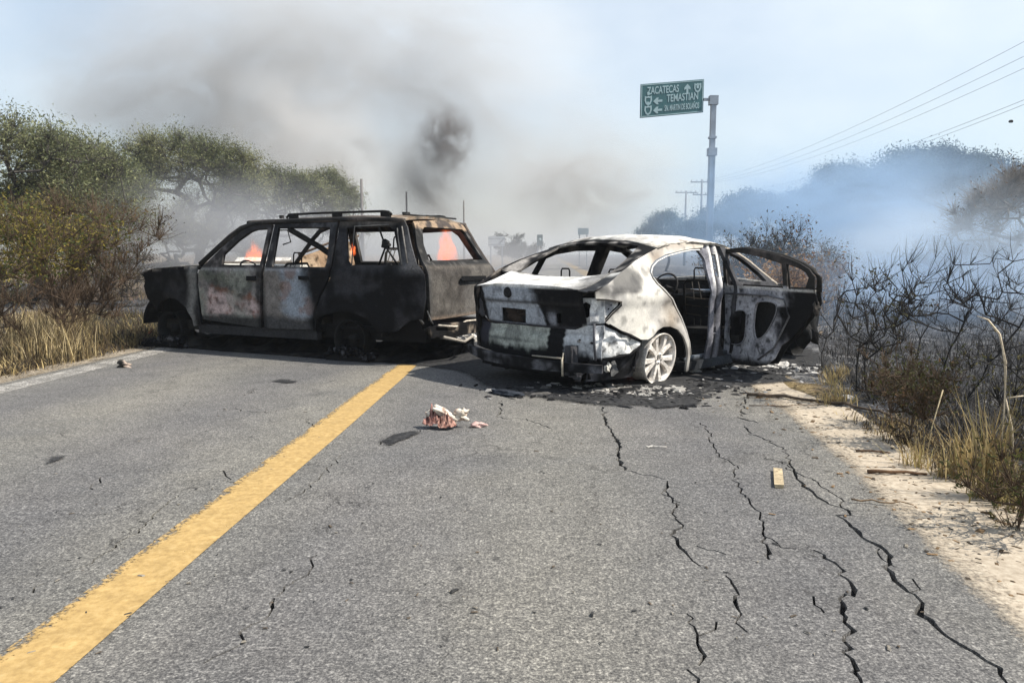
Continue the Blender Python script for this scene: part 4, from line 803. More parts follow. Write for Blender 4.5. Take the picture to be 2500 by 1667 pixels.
for c_ in ((2.9, .80, .25), (0, .80, .25), (2.9, -.8, .25), (0, -.8, .25)): wheel('wheel', c_, 0, U, (.018, .018, .018), False, .22)
for cx in (2.9, 0):
    m = MB(lambda x, y, z: mixc(BLK, (.10, .10, .11), sm(.3, .6, nz3(x, y, z, 20)))); m.box(cx - .28, cx + .28, .74, .90, -.01, .05, jig=.02)
    for i in range(14): a = random.uniform(0, 6.3); m.blob((cx + .3 * math.cos(a), .84 + random.uniform(-.05, .10), .03 + .08 * abs(math.sin(a))), random.uniform(.03, .07), 1, None, .5, i)
    m.build('melted_tyre', M_CHAR, U)

# ================================================================== debris around the cars
def scatter(name, label, pts_fn, n, smin, smax, tone, seed=1, kind='stuff', flat=.5):
    rr = random.Random(seed); m = MB()
    for i in range(n):
        x, y = pts_fn(rr); s_ = rr.uniform(smin, smax) * (1 + (rr.random() < .08)); t = rr.choice(tone)
        a = rr.uniform(0, 3.1); c_, d_ = math.cos(a), math.sin(a); l, w_, h = s_ * rr.uniform(.8, 2.4), s_ * rr.uniform(.4, 1), s_ * rr.uniform(.2, flat)
        P = [(-l, -w_, 0), (l, -w_ * .7, 0), (l * .8, w_, 0), (-l * .9, w_ * .8, 0), (-l * .7, -w_ * .6, h), (l * .6, -w_ * .5, h * rr.uniform(.3, 1.4)), (l * .5, w_ * .5, h), (-l * .5, w_ * .6, h * rr.uniform(.5, 1.6))]
        m.add([(x + u * c_ - v * d_, y + u * d_ + v * c_, .004 + q) for u, v, q in P], [(0, 1, 5, 4), (1, 2, 6, 5), (2, 3, 7, 6), (3, 0, 4, 7), (4, 5, 6, 7)], t)
    return m.build(name, M_CHAR, None, label, None, None, kind)
def band(P, wd):
    P = [g(*p_) for p_ in P]
    def f(rr):
        t = rr.uniform(0, len(P) - 1.001); i = int(t); q = P[i].lerp(P[i + 1], t - i); return q.x + rr.gauss(0, wd), q.y + rr.gauss(0, wd)
    return f
DK = [(.012, .012, .013)] * 5 + [(.03, .03, .032)] * 4 + [(.10, .095, .09)] * 2 + [(.35, .34, .33)]
scatter('charred_debris', 'burnt flakes and ash on the road beneath the sedan', band([(1250, 950), (1400, 960), (1550, 965), (1650, 960), (1760, 935), (1880, 905), (2000, 900)], .22), 900, .008, .03, DK, 2)
scatter('charred_debris', 'burnt flakes and ash along the foot of the black estate car', band([(390, 820), (560, 826), (760, 838), (900, 850), (1020, 860), (1120, 850)], .20), 1100, .008, .035, DK, 3)
scatter('white_ash', 'pale ash and melted scraps between the two cars', band([(1010, 850), (1060, 838), (1130, 815), (1160, 830)], .16), 160, .015, .045, [(.5, .47, .42), (.3, .28, .25), (.62, .6, .56), (.05, .05, .05)], 4)
scatter('white_ash', 'pale ash strewn under the open sedan door and front wheel', band([(1640, 905), (1740, 895), (1870, 890), (1950, 900), (2010, 930), (2060, 965)], .13), 330, .012, .04, [(.5, .48, .45), (.35, .34, .33), (.65, .63, .6), (.08, .08, .08)], 5)
scatter('white_ash', 'ash crust around the white rim of the sedan', band([(1440, 945), (1520, 955), (1590, 960), (1650, 950)], .12), 420, .010, .028, [(.30, .29, .27), (.18, .17, .16), (.45, .43, .4), (.03, .03, .03), (.02, .02, .02)], 6)
scatter('road_grit', 'small dark stones and grit on the asphalt', lambda rr: (lambda p_: (p_.x, p_.y))(g(rr.uniform(0, 2300), rr.uniform(900, 1600))), 260, .002, .006, [(.04, .04, .04), (.10, .08, .06), (.2, .18, .15)], 7)
scatter('road_grit', 'leaf litter and grit blown over the sand edge', band([(1840, 960), (1990, 1010), (2150, 1110), (2300, 1230), (2480, 1400)], .22), 420, .004, .012, [(.10, .065, .035), (.05, .04, .03), (.2, .13, .07)], 8, flat=.3)
def solo(name, label, cat, c, r_, tone, seed, rough=.5, sub=2):
    m = MB(tone); m.blob((0, 0, r_[2] * .7), r_, sub, None, rough, seed); o = m.build(name, M_CHAR, None, label, cat); o.location = c; return o
o = solo('melted_plastic', 'black melted plastic lump lying at the edge of the sedan shadow', 'debris', g(1238, 966), (.13, .055, .025), (.03, .035, .045), 3); o.rotation_euler.z = -.55
o = solo('road_stone', 'small dark stone with a pale tip beside the left edge line', 'stone', g(302, 897), (.07, .04, .035), lambda x, y, z: (.45, .36, .30) if x > .02 else (.05, .045, .04), 5)
o = solo('pink_scrap', 'small pale pink scrap to the right of the crumpled pile', 'debris', g(1166, 1042), (.045, .025, .02), (.62, .42, .38), 6)
o = solo('metal_scrap', 'white melted metal scrap on the ash between the cars', 'debris', g(1062, 838), (.09, .05, .05), (.7, .66, .6), 8); o = solo('plastic_scrap', 'tiny white scrap among the burnt grass left of the black car', 'debris', g(330, 834), (.04, .03, .02), (.7, .7, .68), 9)
# crumpled pile
cp = empty('crumpled_scraps', g(1085, 1045), 0, 'crumpled pink and cream scraps heaped on the road right of the yellow line', 'debris'); cp.scale = (.84,) * 3
def cloth(name, c, sx, sy, h, tone, seed, lab=None):
    m = MB(tone); m.panel([(-1, -.8), (-.4, -1), (.5, -.9), (1, -.3), (.8, .6), (.1, 1), (-.7, .8)], lambda a, b: (c[0] + a * sx + .25 * sx * nz3(a, b, 0, 1.5, seed), c[1] + b * sy, c[2] + h * (.45 + .55 * (1 - min(1, a * a + b * b))) * (.55 + 1.6 * abs(nz3(a, b, 0, 1.7, seed + 3)))), grid=.09, thick=.006); m.build(name, M_CHAR, cp, lab)
cloth('scrap', (-.085, .01, 0), .085, .07, .13, lambda x, y, z: mixc((.36, .20, .17), (.10, .04, .035), sm(-.1, .3, nz3(x, y, z, 40, 2))), 3, 'dark pink scrap')
cloth('scrap', (.02, -.03, 0), .08, .06, .09, lambda x, y, z: mixc((.42, .25, .20), (.12, .05, .04), sm(-.1, .3, nz3(x, y, z, 40, 5))), 8, 'red and pink scrap')
m = MB(lambda x, y, z: mixc((.66, .60, .50), (.40, .27, .21), sm(.1, .4, nz3(x, y, z, 25, 2)))); m.blob((.0, .02, .115), (.12, .045, .035), 2, None, .4, 2)
m.v = [(x * math.cos(.6) + (z - .11) * math.sin(.6), y, .11 - x * math.sin(.6) + (z - .11) * math.cos(.6)) for x, y, z in m.v]; m.blob((.13, .03, .10), (.06, .04, .035), 2, None, .5, 5); m.blob((.16, .04, .13), (.035, .03, .025), 2, None, .5, 7); m.blob((-.13, .03, .12), (.035, .03, .02), 1, None, .5, 7); m.build('scrap', M_CHAR, cp, 'long cream scrap lying on top')
# stick on asphalt and twigs on the sand
a, b = g(1898, 1150), g(1902, 1192); d = (b - a); m = MB((.42, .34, .22)); m.box(-.5 * d.length, .5 * d.length, -.022, .022, 0, .02, jig=.003); o = m.build('wood_offcut', M_CHAR, None, 'flat pale wooden offcut lying on the cracked asphalt', 'wood'); o.location = (a + b) / 2; o.rotation_euler.z = math.atan2(d.y, d.x)
def twig(pp, r_, tone, label, lift=.012, name='stick'):
    P = [g(*q) for q in pp]; c = P[0].copy(); m = MB(tone)
    Q = []
    for i, (a, b) in enumerate(zip(P, P[1:])):
        for t in (0, .33, .66): q = a.lerp(b, t); Q.append(q - c + Vector((random.uniform(-.012, .012), random.uniform(-.012, .012), lift + .01 * random.random())))
    Q.append(P[-1] - c + Vector((0, 0, lift))); m.tube(Q, [r_ * (1 - .5 * i / len(Q)) for i in range(len(Q))], 6); o = m.build(name, M_CHAR, None, label, 'stick'); o.location = c
twig([(1826, 970), (1915, 974), (1985, 984), (2060, 992), (2150, 1012), (2228, 1048)], .017, (.10, .075, .055), 'long brown branch lying from the asphalt over the sand into the ash', .018, 'fallen_branch')
twig([(2124, 1158), (2190, 1160), (2262, 1162)], .012, (.12, .07, .04), 'straight brown stick on the sand at its outer edge'); twig([(2090, 1104), (2150, 1108), (2172, 1110)], .008, (.10, .06, .035), 'thin dark stick on the sand above the straight one')
twig([(1830, 994), (1920, 996), (2010, 990)], .005, (.16, .12, .09), 'thin faint twig on the sand just below the long branch'); twig([(2080, 1225), (2150, 1232), (2230, 1238)], .005, (.18, .12, .07), 'very thin twig crossing the sand lowest of the twigs'); twig([(1575, 1096), (1602, 1094), (1628, 1095)], .006, (.55, .52, .48), 'short pale twig on the asphalt between two cracks')

# ================================================================== road sign
SY = 26.0; pb = at(1731, 600, SY); ps = empty('direction_sign', (pb.x, SY, -.1), 0, 'green direction board reading ZACATECAS cantilevered from a tall grey post', 'road sign')
def local_z(py): return at(1731, py, SY).z + .1
zt = local_z(236)
m = MB(); m.box(-.10, .10, -.10, .10, 0, zt - 1.9); m.box(-.085, -.055, -.13, -.10, 0, zt - 2); m.box(.055, .085, -.13, -.10, 0, zt - 2); m.build('post', M_POLE, ps)
m = MB(); m.box(-.085, .085, -.085, .085, zt - 1.9, zt); m.build('upper_post', M_POLE, ps)
m = MB(); m.box(-.145, .145, -.14, .14, zt - 1.98, zt - 1.72); m.build('collar', M_POLE, ps); m = MB(); m.box(-.12, .12, -.12, .12, zt - 1.40, zt - 1.33); m.build('collar', M_POLE, ps)
m = MB(); m.box(-.15, .14, -.12, .12, zt - .28, zt + .02); m.box(-.34, -.15, -.05, .05, zt - .14, zt - .06); m.build('bracket', M_POLE, ps)
A = at(1562, 0, SY); x0 = at(1561, 250, SY).x - pb.x; x1 = at(1717, 250, SY).x - pb.x; sw = x1 - x0
bd = empty('board', (x1, -.02, (local_z(194) + local_z(275)) / 2)); bd.parent = ps; bd.rotation_euler = (0, R(0), R(10)); sw *= 1.03; hh = (local_z(194) - local_z(275)) * .5
M_GRN = plain('green_sheeting', (.015, .085, .095), .45, 0, .12, 2, 0); M_WSH = plain('white_sheeting', (.27, .38, .40), .5, 0, .1, 2, 0)
tl = R(6.5)
def sgn(v): x, y, z = v; return (x, y, z - (x) * math.tan(-tl) * 1.0)
m = MB(); m.box(-sw, 0, 0, .04, -hh, hh); m.v = [sgn(v) for v in m.v]; m.build('panel', M_GRN, bd)
m = MB()
for a, b, c, d in ((-sw, 0, hh - .05, hh - .02), (-sw, 0, -hh + .02, -hh + .05), (-sw + .02, -sw + .05, -hh, hh), (-.05, -.02, -hh, hh)): m.box(a, b, -.006, -.001, c, d)
m.v = [sgn(v) for v in m.v]; m.build('border', M_WSH, bd)
def text(s_, x, z, size, wid, mat, par, name='lettering'):
    cu = bpy.data.curves.new(name, 'FONT'); cu.body = s_; cu.size = size; cu.align_x = 'LEFT'; cu.extrude = .003; cu.offset = .006
    o = bpy.data.objects.new(name, cu); COL.objects.link(o); bpy.context.view_layer.update(); dg = bpy.context.evaluated_depsgraph_get(); me = bpy.data.meshes.new_from_object(o.evaluated_get(dg)); bpy.data.objects.remove(o)
    V = np.array([v.co[:] for v in me.vertices]); V[:, 0] -= V[:, 0].min(); k_ = wid / V[:, 0].max()
    P = [sgn((x + v[0] * k_, -.008 - v[2], z + v[1])) for v in V]
    for v, q in zip(me.vertices, P): v.co = q
    me.materials.clear(); me.materials.append(mat); o = bpy.data.objects.new(name, me); COL.objects.link(o); o.parent = par
text('ZACATECAS', -sw * .90, hh * .36, .34, sw * .50, M_WSH, bd); text('TEMASTIAN', -sw * .59, -hh * .18, .34, sw * .50, M_WSH, bd); text('SN. MARTIN DE BOLAÑOS', -sw * .62, -hh * .72, .27, sw * .55, M_WSH, bd)
def arrow(cx, cz, up):
    m = MB(); L_ = .16
    pts_ = [(-.035, -L_), (.035, -L_), (.035, 0), (.11, -.03), (.11, .04), (0, L_), (-.11, .04), (-.11, -.03), (-.035, 0)]
    if not up: pts_ = [(-b, a) for a, b in pts_]
    m.panel([(cx + a, cz + b) for a, b in pts_], lambda a, b: sgn((a, -.010, b)), grid=.08, thick=.004); m.build('arrow', M_WSH, bd)
arrow(-sw * .265, hh * .50, True); arrow(-sw * .73, -hh * .08, False); arrow(-sw * .73, -hh * .62, False)
for cx, cz in ((-.10 * sw, .52 * hh), (-.88 * sw, .0), (-.88 * sw, -.58 * hh)):
    m = MB(); sh_ = [(-.12, .15), (-.05, .12), (0, .15), (.05, .12), (.12, .15), (.13, 0), (.08, -.12), (0, -.17), (-.08, -.12), (-.13, 0)]
    m.panel([(cx + a, cz + b) for a, b in sh_], lambda a, b: sgn((a, -.010, b)), holes=[[(cx + a * .62, cz + b * .62) for a, b in sh_]], grid=.05, thick=.004); m.box(cx - .04, cx + .04, -.012, -.009, cz - .05, cz + .05); m.build('route_shield', M_WSH, bd)

# ================================================================== vegetation
def seg_mesh(P0, P1, R0, R1, sides=4):
    n = len(P0); D = P1 - P0; L_ = np.linalg.norm(D, axis=1, keepdims=True) + 1e-9; D = D / L_
    ref = np.where(np.abs(D[:, 2:3]) > .9, np.array([[1., 0, 0]]), np.array([[0, 0, 1.]])); U_ = np.cross(D, ref); U_ /= np.linalg.norm(U_, axis=1, keepdims=True) + 1e-9; W_ = np.cross(D, U_)
    V = np.zeros((n, 2 * sides, 3))
    for k_ in range(sides):
        a = 2 * math.pi * k_ / sides; e = U_ * math.cos(a) + W_ * math.sin(a); V[:, k_] = P0 + e * R0[:, None]; V[:, sides + k_] = P1 + D * (R1[:, None] * .3) + e * R1[:, None]
    b = np.arange(n)[:, None] * 2 * sides; Fc = np.concatenate([np.concatenate([b + k_, b + (k_ + 1) % sides, b + sides + (k_ + 1) % sides, b + sides + k_], 1) for k_ in range(sides)], 0)
    return V.reshape(-1, 3), Fc
def skeleton(base, targets, step, rs, wob=.25, upb=.0, dist_pow=.35):
    """grow limbs from base nodes out to every target point, each from the nearest limb"""
    nod = [np.array(b, float) for b in base]; par = [-1] + [0] * (len(base) - 1); dep = [0.0] * len(base)
    order = np.argsort(np.linalg.norm(targets - nod[0], axis=1)); N_ = np.array(nod); 
    buf = np.zeros((60000, 3)); buf[:len(nod)] = N_; db = np.zeros(60000); cnt = len(nod); parent = list(par); tips = []
    for ti in order:
        t = targets[ti]; d = np.linalg.norm(buf[:cnt] - t, axis=1) + dist_pow * db[:cnt] * 0 + np.maximum(0, buf[:cnt, 2] - t[2]) * .8
        j = int(d.argmin()); s_ = buf[j].copy(); L_ = np.linalg.norm(t - s_); n = max(1, int(L_ / step)); off = rs.normal(0, wob * step, 3); prev = j
        for i in range(1, n + 1):
            f_ = i / n; q = s_ + (t - s_) * f_ + off * math.sin(math.pi * f_) + np.array([0, 0, upb * L_ * math.sin(math.pi * f_)]) + rs.normal(0, step * .10, 3) * (f_ < 1)
            if cnt >= 60000: break
            buf[cnt] = q; db[cnt] = db[prev] + L_ / n; parent.append(prev); prev = cnt; cnt += 1
        tips.append(prev)
    P = buf[:cnt].copy(); c = np.zeros(cnt)
    for t in tips: c[t] += 1
    for i in range(cnt - 1, 0, -1):
        if parent[i] >= 0: c[parent[i]] += c[i]
    return P, np.array(parent), c, np.array(tips)
def plant_mesh(name, base, targets, r_tip, rpow, step, rs, leaf_n=0, leaf=.04, spread=.2, leaf_t=None, bark_t=None, twigs=0, twig_len=.4, wob=.25, sides=4, upb=0, zmin_leaf=-9, leaf_as=.35, aim_up=None):
    if aim_up is None: aim_up = .5 if 'tree' in name else 1.3
    P, pa, c, tips = skeleton(base, targets, step, rs, wob * (1 if 'tree' in name else .5), upb)
    rad = r_tip * np.maximum(c, 1) ** rpow; k_ = np.nonzero(pa >= 0)[0]; P0, P1, R0, R1 = P[pa[k_]], P[k_], rad[pa[k_]], rad[k_]; R0 = np.minimum(R0, R1 * 1.5)
    if twigs:
        thin = k_[rad[k_] < r_tip * 3.0]; s_ = thin[rs.integers(0, len(thin), twigs)]; d = P[s_] - P[pa[s_]]; d /= np.linalg.norm(d, axis=1, keepdims=True) + 1e-9
        d = d + rs.normal(0, .75, d.shape); d[:, 2] += aim_up; d /= np.linalg.norm(d, axis=1, keepdims=True); l = twig_len * rs.uniform(.3, 1, (twigs, 1)); tp = P[s_] + d * l; md = P[s_] + d * l * .5 + rs.normal(0, .05, d.shape) * l
        rr_ = np.full(twigs, r_tip * .8); P0 = np.concatenate([P0, P[s_], md]); P1 = np.concatenate([P1, md, tp]); R0 = np.concatenate([R0, rr_, rr_ * .75]); R1 = np.concatenate([R1, rr_ * .75, rr_ * .35]); ends = np.concatenate([tp, md, P[tips]])
    else: ends = P[tips]
    V, Fc = seg_mesh(P0, P1, R0, R1, sides); bt = bark_t(V, rs)
    out = {'wood': (V, Fc, bt)}
    if leaf_n:
        e = ends[ends[:, 2] > zmin_leaf]; cidx = rs.integers(0, len(e), leaf_n); C = e[cidx] + rs.normal(0, spread, (leaf_n, 3)) * np.array([1, 1, .7])
        d1 = rs.normal(0, 1, (leaf_n, 3)); d1 /= np.linalg.norm(d1, axis=1, keepdims=True); d2 = np.cross(d1, rs.normal(0, 1, (leaf_n, 3))); d2 /= np.linalg.norm(d2, axis=1, keepdims=True)
        sz = leaf * rs.uniform(.5, 1.5, (leaf_n, 1)); LV = np.stack([C - d1 * sz, C + d1 * sz, C + d2 * sz * leaf_as * 2], 1).reshape(-1, 3); LT = np.repeat(leaf_t(C, cidx, rs), 3, 0); out['leaf'] = (LV, np.arange(leaf_n * 3).reshape(-1, 3), LT)
    return out
def lobes(L_, n, rs, shell=.5):
    out = []; wts = np.array([a[3] * a[4] * a[5] for a in L_]); wts = wts / wts.sum()
    for (cx, cy_, cz, rx, ry, rz), wt in zip(L_, wts):
        k_ = max(6, int(n * wt)); d = rs.normal(0, 1, (k_, 3)); d /= np.linalg.norm(d, axis=1, keepdims=True); d[:, 2] = np.where(rs.random(k_) < .75, np.abs(d[:, 2]), d[:, 2]); r_ = rs.uniform(shell, 1, (k_, 1)) ** .6
        out.append(np.array([cx, cy_, cz]) + d * r_ * np.array([rx, ry, rz]))
    return np.concatenate(out)
def greens(cols, dark=.6):
    cols = np.array(cols)
    def f(C, ci, rs):
        h = (np.sin(C[:, 0] * 2.1 + C[:, 2] * 1.7) + np.sin(C[:, 1] * 2.7 + 1) + rs.normal(0, .8, len(C))) ; i = np.clip(((h + 3) / 6 * len(cols)).astype(int), 0, len(cols) - 1)
        return cols[i] * rs.uniform(dark, 1.25, (len(C), 1))
    return f
def barks(c1, c2):
    c1, c2 = np.array(c1), np.array(c2); return lambda V, rs: c1 + (c2 - c1) * rs.random((len(V), 1))
def make_plant(name, out, loc, label, cat, group=None, kinds=('trunk', 'crown'), sc=1, rz=0):
    e = empty(name, loc, rz, label, cat, group); e.scale = (sc,) * 3
    V, Fc, T_ = out['wood']; link_mesh(kinds[0], V, Fc, M_BARK, e, tone=T_)
    if 'leaf' in out: V, Fc, T_ = out['leaf']; link_mesh(kinds[1], V, Fc, M_LEAF, e, tone=T_)
    return e
G_MESQ = greens([(.11, .125, .065), (.145, .16, .08), (.18, .19, .095), (.22, .225, .11), (.27, .26, .13)])
G_YEL = greens([(.24, .20, .05), (.17, .14, .03), (.06, .075, .02), (.22, .18, .04), (.09, .10, .03)])
G_BRN = greens([(.09, .05, .025), (.14, .085, .04), (.05, .04, .02), (.07, .065, .025)])
B_GRY = barks((.03, .026, .022), (.10, .09, .08)); B_BLK = barks((.008, .008, .009), (.035, .032, .03)); B_BRN = barks((.04, .026, .017), (.13, .09, .06))
def tree(px, hs, Y_, label, L_, seed, n=260, leaf_n=60000, leaf=.045, spread=.22, twigs=5000, bases=1, lt=G_MESQ, bt=B_GRY, r_tip=.009, name='mesquite_tree', group='leafy trees along the left verge', step=.35, lf_as=.35):
    rs = np.random.default_rng(seed); c = at(px, 620, Y_); gz = ground_h(c.x, Y_) if Y_ < 110 else -.1
    L_ = [(a, b, c2 * (hs or 1), d, e, f * (hs or 1)) for a, b, c2, d, e, f in L_]
    bs = [(0, 0, 0)] + [(rs.uniform(-.35, .35), rs.uniform(-.35, .35), .15) for _ in range(bases)]
    out = plant_mesh(name, bs, lobes(L_, n, rs), r_tip, .50, step, rs, int(leaf_n * .55), leaf * .85, spread * 1.1, lt, bt, int(twigs * 1.3), .6, .9, 4, 0, -9, lf_as)
    return make_plant(name, out, (c.x, Y_, gz - .05), label, 'tree', group)
# lobes are in metres about the trunk base
tree(40, .86, 19, 'tallest green mesquite tree at the left edge of the photo behind the yellow shrub', [(-.6, 0, 4.0, 2.2, 2, 1.3), (1.2, .3, 3.7, 1.5, 1.6, 1.2), (0, 1, 2.8, 2.6, 2, 1.0), (2.0, 0, 2.5, 1.2, 1.3, .9), (-2.0, 0, 2.5, 1.6, 1.3, 1.5)], 11, 340, 95000, bases=6)
tree(225, .92, 24, 'grey-green mesquite tree next right of the tallest one, leaning over the verge', [(-.3, 0, 4.3, 1.1, 1.3, .8), (.8, 0, 3.4, 1.0, 1.2, .8), (-1.2, 0, 3.2, 1.0, 1.2, .8), (.9, 0, 2.1, .9, 1.1, .6)], 12, 300, 60000)
tree(468, .98, 30, 'broad flat-topped mesquite tree with fanning limbs above the bonnet of the black car', [(-.4, 0, 5.0, 1.9, 2, .95), (1.2, 0, 4.6, 1.5, 1.8, 1.0), (-1.9, 0, 4.3, 1.3, 1.6, .8), (2.2, 0, 3.5, 1.0, 1.4, 1.0), (0, 0, 4.3, 2.4, 1.8, .6), (.9, 0, 2.8, 1.3, 1.2, .9)], 13, 360, 85000, bases=5)
tree(672, 1.18, 37, 'low mesquite tree in thin smoke right of the flat-topped one', [(0, 0, 3.5, 2.2, 2, 1.0), (1.6, 0, 3.1, 1.4, 1.5, 1.1), (-1.5, 0, 2.6, 1.6, 1.5, 1.2)], 14, 240, 50000, leaf=.055)
tree(795, 1.25, 45, 'dark smoke-veiled tree just left of the first bare pole', [(0, 0, 3.9, 1.2, 1.5, 1.1), (1.1, 0, 3.0, 1.2, 1.5, 1.4), (-1.2, 0, 3.6, 1.4, 1.5, 1.0), (.4, 0, 1.9, 2.2, 1.5, 1.2)], 15, 220, 45000, leaf=.06)
tree(380, 0, 27, 'half hidden shrubby tree under the flat-topped crown, in grey smoke', [(0, 0, 1.6, 2.4, 1.3, 1.2), (2.2, 0, 1.2, 1.8, 1.2, 1.1), (-2, 0, 1.3, 1.6, 1.2, 1.0)], 16, 200, 30000)
# right side trees in blue smoke
GR = 'trees beyond the burnt field on the right'
G_FAR = greens([(.02, .028, .022), (.032, .042, .03), (.045, .055, .036)])
tree(2230, 0, 34, 'largest broad dark tree behind the blue smoke on the right', [(.3, 0, 4.6, 2.2, 2, 1.4), (-2.0, 0, 3.9, 1.7, 1.8, 1.3), (2.7, 0, 4.3, 1.7, 1.8, 1.3), (-3.6, 0, 2.8, 1.3, 1.5, 1.0), (0, 0, 2.9, 3.4, 2, 1.1), (4.5, 0, 3.9, 1.3, 1.6, 1.2)], 21, 420, 150000, lt=G_FAR, leaf=.075, group=GR, name='broad_tree')
tree(2040, 1.12, 38, 'feathery round tree against the sky left of the largest dark one', [(0, 0, 4.3, 1.3, 1.3, .9), (-.7, 0, 3.4, 1.4, 1.2, .9), (.9, 0, 3.3, 1.2, 1.2, .9)], 22, 190, 40000, lt=G_FAR, leaf=.06, group=GR, name='feathery_tree')
tree(1850, 1.1, 48, 'wide low tree in blue haze just right of the sign post', [(0, 0, 3.2, 3.2, 2, 1.5), (-2.6, 0, 2.4, 2.2, 2, 1.3), (2.8, 0, 3.4, 2, 2, 1.3)], 23, 260, 110000, lt=G_FAR, leaf=.08, group=GR, name='broad_tree')
tree(1630, 1.12, 62, 'small rounded teal-grey tree left of the sign post above the sedan roof', [(0, 0, 2.9, 1.9, 1.6, 1.4), (-1.4, 0, 2.3, 1.5, 1.4, 1.0), (1.6, 0, 2.3, 1.6, 1.4, .9)], 24, 150, 30000, lt=greens([(.03, .07, .06), (.045, .09, .075)]), leaf=.08, group=GR, name='small_tree')
tree(2485, 0, 17, 'bare grey-brown tree with drooping twigs at the right edge of the photo', [(-.2, 0, 2.3, 1.1, 1.4, .9), (.9, 0, 2.7, 1.4, 1.3, .8), (-.8, 0, 1.8, .7, 1, .6)], 25, 200, 1500, lt=G_BRN, bt=barks((.12, .11, .10), (.30, .27, .24)), twigs=5500, r_tip=.006, group=GR, name='bare_tree', step=.25)
tree(2330, 0, 27, 'thin smoky tree half hidden between the largest dark tree and the bare one', [(0, 0, 2.7, 2.0, 1.6, 1.6), (1.3, 0, 1.8, 1.4, 1.3, 1.0)], 26, 170, 22000, lt=G_FAR, leaf=.045, group=GR, name='thin_tree')
# ---- shrubs
def shrub_targets(rs, n, h, w_, open_=.25, low=.35):
    a = rs.uniform(0, 2 * math.pi, n); t = rs.uniform(low, 1, n) ** .8; r_ = w_ * (open_ + (1 - open_) * t) * np.sqrt(rs.random(n)); return np.stack([r_ * np.cos(a), r_ * np.sin(a), h * t * rs.uniform(.8, 1.05, n)], -1)
def shrub(px, py, h, w_, label, seed, n=70, twigs=600, leaf_n=0, lt=G_BRN, bt=B_BLK, r_tip=.004, leaf=.018, spread=.06, name='burnt_shrub', group='scorched bare shrubs on the burnt verge', bases=8, twl=.28, lean=(0, 0), low=.3, cat='shrub', open_=.25, zl=-9, las=.35, bsp=.28, rpw=.22):
    rs = np.random.default_rng(seed); c = g(px, py); T_ = shrub_targets(rs, n, h, w_, open_, low); T_[:, 0] += lean[0] * T_[:, 2]; T_[:, 1] += lean[1] * T_[:, 2]
    out = plant_mesh(name, [(0, 0, 0)] + [(rs.uniform(-.5, .5) * w_ * bsp, rs.uniform(-.5, .5) * w_ * bsp, .0) for _ in range(bases)], T_, r_tip, rpw, .11, rs, leaf_n, leaf, spread, lt, bt, twigs, twl, .5, 4, .0, zl, las)
    return make_plant(name, out, (c.x, c.y, ground_h(c.x, c.y) - .02), label, cat, group, ('stems', 'foliage'), 1, rs.uniform(0, 0))
LG = 'shrubs in front of the left trees'
shrub(75, 872, 1.85, 1.15, 'yellow-green leafy shrub at the left edge with dry grass at its foot', 31, 100, 2600, 6500, G_YEL, B_BRN, .004, .022, .07, 'leafy_shrub', LG, 26, .35, bsp=1.1, rpw=.22, low=.12, zl=1.0)
shrub(205, 838, 1.95, 1.0, 'tall twiggy brown shrub with dark upright stems right of the yellow-green one', 32, 100, 2600, 2600, greens([(.07, .075, .025), (.10, .07, .03), (.05, .055, .02)]), B_BRN, .0045, .020, .07, 'twiggy_shrub', LG, 26, .4, (.12, 0), bsp=1.1, rpw=.22, low=.12, zl=.9)
shrub(-40, 812, 2.3, 1.3, 'dense olive shrub cut off by the left edge of the photo', 33, 90, 1800, 6000, G_YEL, B_BRN, .005, .026, .09, 'leafy_shrub', LG, 26, .4, bsp=1.1, rpw=.22, low=.12, zl=.8)
shrub(150, 768, 2.4, 1.4, 'olive shrub standing behind the twiggy brown one', 34, 90, 1800, 4500, greens([(.06, .07, .025), (.09, .09, .03), (.13, .10, .04)]), B_BRN, .005, .03, .10, 'leafy_shrub', LG, 26, .45, bsp=1.1, rpw=.22, low=.12, zl=.9)
shrub(300, 742, 1.5, .9, 'thin grey shrub nearest the bonnet of the black car on the left side', 35, 90, 1300, 3500, G_BRN, B_GRY, .0045, .02, .08, 'twiggy_shrub', LG, 16, .35, bsp=1.1, rpw=.22, low=.12)
SG = 'scorched bare shrubs on the burnt verge'
shrub(2108, 968, .95, .36, 'single tall burnt stem with few forks nearest the open sedan door', 41, 22, 120, 0, bases=3, r_tip=.0042, twl=.2, open_=.15)
shrub(2140, 985, 1.05, .34, 'crooked black shrub with a bushy dark top between the burnt stem and the brown bush', 42, 30, 260, 400, G_BRN, r_tip=.0038, twl=.22, leaf=.015, zl=.6)
shrub(2265, 968, 1.2, .5, 'tall vase-shaped black shrub with long straight stems in the middle of the verge', 43, 30, 220, r_tip=.0036, bases=12, twl=.26, open_=.15, low=.5)
shrub(2345, 985, 1.25, .60, 'black shrub leaning right with forked stems near the tall dry grass', 44, 26, 180, r_tip=.0036, bases=10, twl=.26, lean=(.30, 0), open_=.12, low=.5)
shrub(2235, 1085, .50, .26, 'low brown-leaved bush at the sand edge below the vase-shaped shrub', 45, 50, 520, 1500, greens([(.12, .07, .035), (.17, .10, .05), (.06, .045, .02), (.07, .075, .025)]), B_BRN, .003, .014, .04, 'brown_bush', SG, 4, .16)
shrub(2180, 1040, .55, .24, 'small scorched brown bush just left of the low brown-leaved one', 46, 40, 420, 900, G_BRN, B_BRN, .003, .012, .04, 'brown_bush', SG, 3, .15)
shrub(2490, 1285, .36, .30, 'low dark green bush in the lower right corner of the verge', 47, 40, 500, 1100, greens([(.04, .05, .018), (.07, .075, .025), (.12, .10, .04)]), B_BRN, .003, .013, .04, 'green_bush', SG, 4, .16)
